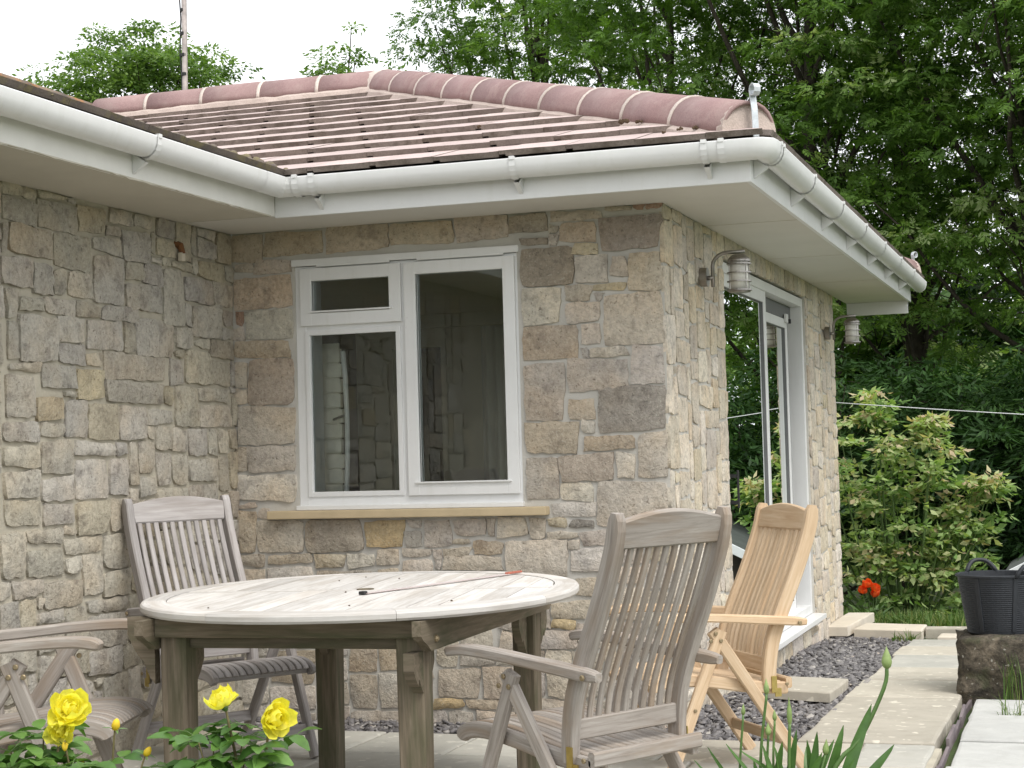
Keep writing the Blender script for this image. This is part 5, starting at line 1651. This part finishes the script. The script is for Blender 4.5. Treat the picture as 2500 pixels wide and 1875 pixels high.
# ------------------------------------------------------------------ flowers
def petal_mesh(name, L, W, cup, curl, mat, n=6, mw=5, ruffle=.0, seed=1):
    rg = random.Random(seed)
    V, F = [], []
    for j in range(n + 1):
        v = j / n
        w = W * (math.sin(math.pi * (.10 + .72 * v ** .8)) ** .8) * (1.0 if v < .95 else .82)
        for i in range(mw + 1):
            u = -1 + 2 * i / mw
            x = u * w / 2
            y = L * v * (1 - .06 * u * u)
            z = cup * (u * u) * W * .5 + cup * L * .55 * v * (1 - v) * -1 + curl * L * v * v * v + ruffle * rg.uniform(-1, 1) * v
            V.append((x, y, z))
    for j in range(n):
        for i in range(mw):
            F.append((j * (mw + 1) + i, j * (mw + 1) + i + 1, (j + 1) * (mw + 1) + i + 1, (j + 1) * (mw + 1) + i))
    return mesh_from(name, V, F, mat, smooth=True)
def leaf_mesh(name, L, W, fold, mat, tipdroop=.15, n=7, stalk=.0):
    V, F = [], []
    for j in range(n + 1):
        v = j / n
        w = W / 2 * (math.sin(math.pi * min(1, v * .93 + .03)) ** .75) * (1.12 - .35 * v) + .0004
        w *= 1 + (.06 if j % 2 else -.05)
        z = -tipdroop * L * v * v
        V += [(-w, L * v + stalk, z + fold * w), (0, L * v + stalk, z), (w, L * v + stalk, z + fold * w)]
    for j in range(n):
        for i in range(2):
            F.append((j * 3 + i, j * 3 + i + 1, (j + 1) * 3 + i + 1, (j + 1) * 3 + i))
    return mesh_from(name, V, F, mat, smooth=True)
def aim(o, y_axis, z_hint=(0, 0, 1), scale=1.0):
    """turn an object so that its local y runs along y_axis and local z leans to z_hint"""
    y = Vector(y_axis).normalized(); z = Vector(z_hint); z = (z - y * z.dot(y))
    z = z.normalized() if z.length > 1e-4 else y.orthogonal().normalized()
    x = y.cross(z)
    M = Matrix((x, y, z)).transposed()
    o.rotation_mode = 'QUATERNION'; o.rotation_quaternion = M.to_quaternion(); o.scale = (scale,) * 3
PET = [petal_mesh('petal', .045, .050, .5, c, 'rose_petal', ruffle=.0016, seed=s) for s, c in ((1, .25), (2, .45), (3, -.05), (4, .6))]
PPET = petal_mesh('petal', .055, .065, .35, .25, 'poppy_petal', ruffle=.003, seed=5)
RLEAF = [leaf_mesh('leaf', .046, .031, .25, 'rose_leaf', d) for d in (.1, .25, .4)]
SEP = leaf_mesh('sepal', .026, .007, .3, 'agapanthus_stem', .5)
def bloom(parent, P, axis, size, rg, layers=((4, 14, .55), (5, 32, .75), (6, 55, .92), (6, 78, 1.0)), full=360):
    """a rose: an empty part with its petals and sepals"""
    fl = obj('flower', None, parent); fl.location = P; fl.empty_display_size = .02
    ax = Vector(axis).normalized(); s1 = ax.orthogonal().normalized(); s2 = ax.cross(s1)
    a0 = rg.uniform(0, 6)
    for k, (n, ang, sc) in enumerate(layers):
        for i in range(n):
            a = a0 + k * .7 + 2 * math.pi * i / n + rg.uniform(-.15, .15)
            out = s1 * math.cos(a) + s2 * math.sin(a)
            th = rad(ang + rg.uniform(-9, 9))
            y = ax * math.cos(th) + out * math.sin(th)
            o = obj('petal', PET[(k + i) % 4], fl)
            o.location = out * (.002 + .0025 * k) * size / .05
            aim(o, y, ax * math.sin(th) - out * math.cos(th), size / .05 * sc * rg.uniform(.9, 1.1))
    for i in range(5):
        a = 2 * math.pi * i / 5; out = s1 * math.cos(a) + s2 * math.sin(a)
        o = obj('sepal', SEP, fl); o.location = -ax * .004; aim(o, out * .9 - ax * .45, -ax, size / .05 * .9)
    m = MB(); m.lathe([(0, -.016), (.006, -.013), (.0075, -.006), (.005, 0)], n=10); o = m.make('hip', 'agapanthus_stem', fl, True); q = ax.to_track_quat('Z', 'Y'); o.rotation_mode = 'QUATERNION'; o.rotation_quaternion = q
    return fl
def bud(parent, P, axis, size, rg):
    ax = Vector(axis).normalized()
    fl = obj('bud', None, parent); fl.location = P; fl.empty_display_size = .02
    m = MB(); m.lathe([(0, -size * .42), (size * .22, -size * .35), (size * .34, -size * .05), (size * .27, size * .3), (size * .12, size * .52), (0, size * .58)], n=12)
    o = m.make('bud_petals', 'rose_bud', fl, True); o.rotation_mode = 'QUATERNION'; o.rotation_quaternion = ax.to_track_quat('Z', 'Y')
    s1 = ax.orthogonal().normalized(); s2 = ax.cross(s1)
    for i in range(4):
        a = 2 * math.pi * i / 4; out = s1 * math.cos(a) + s2 * math.sin(a)
        o = obj('sepal', SEP, fl); o.location = -ax * size * .38 + out * size * .15; aim(o, ax * .55 + out * .8, -out, size / .03 * .9)
def spline(P, n=14):
    P = [Vector(p) for p in P]
    Q = [P[0]] + P + [P[-1]]
    out = []
    for i in range(n + 1):
        t = i / n * (len(P) - 1); k = min(int(t), len(P) - 2); f = t - k
        a, b, c, d = Q[k], Q[k + 1], Q[k + 2], Q[k + 3]
        out.append(.5 * (2 * b + (c - a) * f + (2 * a - 5 * b + 4 * c - d) * f * f + (3 * b - a - 3 * c + d) * f ** 3))
    return out
def rose_bush(label, base, blooms, buds, shoots, seed, top):
    rg = random.Random(seed)
    t = thing('rose_bush', label, 'rose bush', base, 0, 'yellow roses in the flower bed')
    B = Vector(base)
    def cane(tip, r=.0035, leaves=5, from_f=.45, tipleaf=False):
        tip = Vector(tip) - B
        mid = Vector((tip.x * .45 + rg.uniform(-.05, .05), tip.y * .45 + rg.uniform(-.05, .05), tip.z * .55))
        P = spline([(rg.uniform(-.03, .03), rg.uniform(-.03, .03), -.03), mid, tip], 12)
        m = MB(); m.tube(P, [r * 1.5 * (1 - .5 * i / 12) for i in range(13)], 6); m.make('cane', 'rose_cane', t, True)
        for k in range(leaves):
            f = from_f + (.97 - from_f) * (k + .5) / leaves
            p = P[min(12, int(f * 12))]
            a = rg.uniform(0, 6.28)
            d = Vector((math.cos(a), math.sin(a), rg.uniform(-.1, .45))).normalized()
            compound(p, d)
        if tipleaf:
            for a in (0, 2.1, 4.2): compound(P[-1], Vector((math.cos(a + tip.x * 50), math.sin(a + tip.x * 50), .35)).normalized())
        return P
    def compound(p, d):
        L = rg.uniform(.06, .10)
        q = p + d * L + Vector((0, 0, -.012))
        m = MB(); m.tube([p, p.lerp(q, .5) + Vector((0, 0, .006)), q], [.0014, .0012, .0009], 5); m.make('leaf_stalk', 'twig_green', t)
        side = d.cross(Vector((0, 0, 1))).normalized()
        for (f, sd_) in ((1.0, 0), (.78, 1), (.78, -1), (.42, 1), (.42, -1)):
            if f < .5 and rg.random() < .35: continue
            o = obj('leaf', rg.choice(RLEAF), t); o.location = p.lerp(q, f)
            aim(o, (d if sd_ == 0 else d * .45 + side * sd_) + Vector((0, 0, rg.uniform(-.45, .15))), Vector((0, 0, 1)) + Vector((rg.uniform(-.5, .5), rg.uniform(-.5, .5), 0)), rg.uniform(.9, 1.35) * (1 if f > .5 else .8))
    for (P, ax, s) in blooms:
        cane(Vector(P) - Vector(ax).normalized() * .014, .0038, 5)
        bloom(t, Vector(P) - B, ax, s, rg)
    for (P, ax, s) in buds:
        cane(Vector(P) - Vector(ax).normalized() * .012, .0028, 3, .6)
        bud(t, Vector(P) - B, ax, s, rg)
    for P in shoots[::2] + shoots[1::6]: cane(P, .0024, 5, .6, True)
    return t
rose_bush('rose bush with one large double yellow bloom and several small buds', (1.68, -4.08, .15),
          [((1.680, -4.065, .835), (.5, -.55, .5), .050), ((1.664, -4.075, .800), (.3, -.75, -.35), .036)],
          [((1.779, -4.026, .799), (.3, -.1, 1), .030), ((1.846, -4.001, .735), (.6, 0, .9), .026), ((1.690, -4.10, .762), (.2, -.3, -1), .022), ((1.704, -4.05, .708), (.2, -.3, .8), .024)],
          [(1.545, -4.10, 0.745), (1.60, -4.05, 0.775), (1.56, -4.15, 0.715), (1.64, -4.0, 0.745), (1.72, -4.12, 0.715), (1.77, -4.0, 0.715), (1.66, -4.16, 0.705), (1.60, -4.20, 0.695), (1.83, -4.05, 0.685), (1.52, -4.02, 0.705), (1.58, -4.0, 0.725), (1.70, -4.18, 0.685), (1.50, -4.12, 0.685), (1.74, -4.06, 0.705), (1.62, -4.12, 0.725)], 3, .8)
rose_bush('rose bush with two separate yellow blooms and no buds', (2.03, -3.96, .15),
          [((2.018, -3.948, .838), (-.25, -.35, .85), .040), ((2.124, -3.911, .806), (.75, -.5, .05), .046)], [],
          [(1.96, -3.97, 0.765), (1.98, -3.93, 0.745), (2.05, -3.92, 0.755), (2.0, -4.0, 0.715), (2.07, -3.95, 0.715), (1.92, -3.95, 0.735), (2.09, -3.90, 0.735), (2.03, -3.97, 0.705), (1.95, -4.0, 0.695), (2.11, -3.93, 0.695)], 6, .8)

# agapanthus
def agapanthus():
    rg = random.Random(12)
    B = Vector((3.275, -3.62, .15))
    t = thing('agapanthus', 'clump of strap-leaved agapanthus with green flower buds on tall stems', 'plant', B)
    def strap(tip, w, lean, base=None):
        tip = Vector(tip) - B
        b = Vector(base) - B if base else Vector((rg.uniform(-.06, .06), rg.uniform(-.05, .05), 0))
        mid = b.lerp(tip, .5) + Vector((0, 0, lean)) + Vector(((b.x - tip.x) * .18, (b.y - tip.y) * .18, .05))
        P = spline([b, mid, tip], 14)
        V, F = [], []
        sdv = (tip - b).cross(Vector((0, 0, 1)))
        sdv = (sdv if sdv.length > .02 else Vector((1, .2, 0))).normalized()
        vw = (Vector((rg.uniform(-1, 1), rg.uniform(-1, 1), 0)) * .25 + Vector((.94, .33, 0))).normalized()
        sdv = (sdv * .35 + vw * .75).normalized()
        n = len(P)
        for lev in (0, 1):
            for i, p in enumerate(P):
                f = i / (n - 1)
                ww_ = w * (.55 + .6 * f if f < .5 else .85) * (1 - max(0, (f - .62) / .38) ** 2.2) + .0008
                nz = sdv.cross((P[min(i + 1, n - 1)] - P[max(i - 1, 0)]).normalized())
                for (u, dz) in ((-1, .22), (-.5, .05), (0, 0), (.5, .05), (1, .22)):
                    V.append(p + sdv * u * ww_ / 2 + nz * (dz * ww_ * .5 + (.0012 if lev else 0)))
        for lev in (0, 1):
            o_ = lev * n * 5
            for i in range(n - 1):
                for k in range(4):
                    F.append((o_ + i * 5 + k, o_ + i * 5 + k + 1, o_ + (i + 1) * 5 + k + 1, o_ + (i + 1) * 5 + k))
        obj('leaf', mesh_from('leaf', V, F, 'agapanthus_leaf', smooth=True), t)
    strap((3.455, -3.573, .815), .036, .02, (3.33, -3.62, .15)); strap((3.500, -3.555, .722), .034, .06, (3.34, -3.61, .15)); strap((3.372, -3.60, .738), .034, .0); strap((3.336, -3.611, .756), .030, .0); strap((3.292, -3.625, .762), .026, .0)
    strap((3.42, -3.59, .70), .036, .05, (3.31, -3.62, .15)); strap((3.35, -3.64, .715), .034, .02); strap((3.245, -3.65, .725), .028, .0); strap((3.39, -3.57, .765), .032, .02, (3.31, -3.6, .15)); strap((3.31, -3.60, .735), .03, .0)
    for (x, y, z, w) in ((3.07, -3.70, .70, .016), (3.10, -3.69, .728, .016), (3.14, -3.68, .735, .016), (3.17, -3.67, .72, .018), (3.00, -3.72, .675, .018), (3.05, -3.73, .66, .02), (3.22, -3.66, .73, .02),
                         (3.25, -3.64, .70, .024), (3.19, -3.62, .69, .026), (3.40, -3.66, .68, .03), (3.30, -3.55, .71, .03), (3.45, -3.68, .62, .03), (3.12, -3.55, .64, .03), (3.36, -3.50, .66, .03), (3.20, -3.74, .65, .026), (3.31, -3.72, .68, .022), (3.265, -3.66, .74, .02)):
        strap((x, y, z), w, rg.uniform(.02, .10))
    def stem(P, tip_ax, L, R, thick=.0042):
        P = [Vector(p) - B for p in P]
        Q = spline(P, 16)
        m = MB(); m.tube(Q, [thick * 1.15 - thick * .3 * i / 16 for i in range(17)], 8); m.make('flower_stem', 'agapanthus_stem', t, True)
        ax = Vector(tip_ax).normalized()
        m = MB(); m.lathe([(thick * .7, 0), (R * .8, L * .12), (R, L * .32), (R * .85, L * .55), (R * .4, L * .82), (R * .12, L), (0, L * 1.08)], n=12)
        o = m.make('flower_bud', 'agapanthus_bud', t, True); o.location = Q[-1] - ax * .002; o.rotation_mode = 'QUATERNION'; o.rotation_quaternion = ax.to_track_quat('Z', 'Y')
    stem([(3.31, -3.62, .15), (3.355, -3.60, .62), (3.43, -3.58, .74), (3.483, -3.568, .85), (3.491, -3.566, .895)], (.02, 0, 1), .048, .0118, .0050)
    stem([(3.25, -3.64, .15), (3.21, -3.65, .60), (3.231, -3.65, .845)], (0, 0, 1), .034, .0065, .0036)
    stem([(3.22, -3.64, .15), (3.165, -3.66, .55), (3.179, -3.665, .80)], (.05, 0, 1), .024, .0050, .0030)
    stem([(3.25, -3.62, .15), (3.226, -3.64, .60), (3.231, -3.646, .752)], (0, 0, 1), .028, .0070, .0032)
    stem([(3.27, -3.62, .15), (3.240, -3.64, .60), (3.246, -3.642, .785)], (0, 0, 1), .024, .0052, .0030)
    stem([(3.28, -3.62, .15), (3.272, -3.63, .60), (3.278, -3.632, .775)], (0, 0, 1), .060, .0062, .0042)
    stem([(3.33, -3.62, .15), (3.325, -3.63, .55), (3.352, -3.605, .705)], (.1, 0, 1), .034, .0075, .0034)
agapanthus()

# poppies at the house corner
pp = thing('poppy_plant', 'orange-red poppies with feathery leaves growing at the house corner', 'poppies', (2.26, 6.25, gz(6.25) - .06))
rg = random.Random(31)
for (dx, dz, yw) in ((-.055, .300, .2), (-.015, .345, 0), (.03, .315, .5), (.05, .270, -.3)):
    b = Vector((dx, rg.uniform(-.03, .03), dz))
    m = MB(); m.tube(spline([(dx * .3, 0, -.02), (dx * .6, .02, dz * .55), b], 8), .0028, 6); m.make('stem', 'twig_green', pp, True)
    fl = obj('flower', None, pp); fl.location = b
    ax = Vector((yw, -.45, .9)).normalized(); s1 = ax.orthogonal().normalized(); s2 = ax.cross(s1)
    for i in range(5):
        a = 2 * math.pi * i / 5 + yw
        out = s1 * math.cos(a) + s2 * math.sin(a)
        o = obj('petal', PPET, fl); aim(o, ax * .75 + out * .75, ax - out * .6, rg.uniform(1.0, 1.35))
for k in range(60):
    o = obj('leaf', SEP, pp); a = rg.uniform(0, 6.28); r = rg.uniform(0, .16)
    o.location = (r * math.cos(a), r * math.sin(a) * .7, rg.uniform(.0, .18)); aim(o, (math.cos(a), math.sin(a), rg.uniform(.3, 2)), (0, 0, 1), rg.uniform(2.5, 5))
# flower bed under the roses
m = MB(); V, F = [], []
for j in range(9):
    for i in range(15):
        x, y = .6 + 3.2 * i / 14, -4.7 + 1.33 * j / 8
        e = min(i, 14 - i, j, 8 - j)
        V.append((x, y, .10 + .06 * min(1, e / 2) + RG.uniform(-.012, .012)))
for j in range(8):
    for i in range(14):
        F.append((j * 15 + i, j * 15 + i + 1, (j + 1) * 15 + i + 1, (j + 1) * 15 + i))
m.add(V, F)
tag(m.make('flower_bed', 'soil'), 'dark soil bed in which the roses and agapanthus grow', 'flower bed', kind='structure')
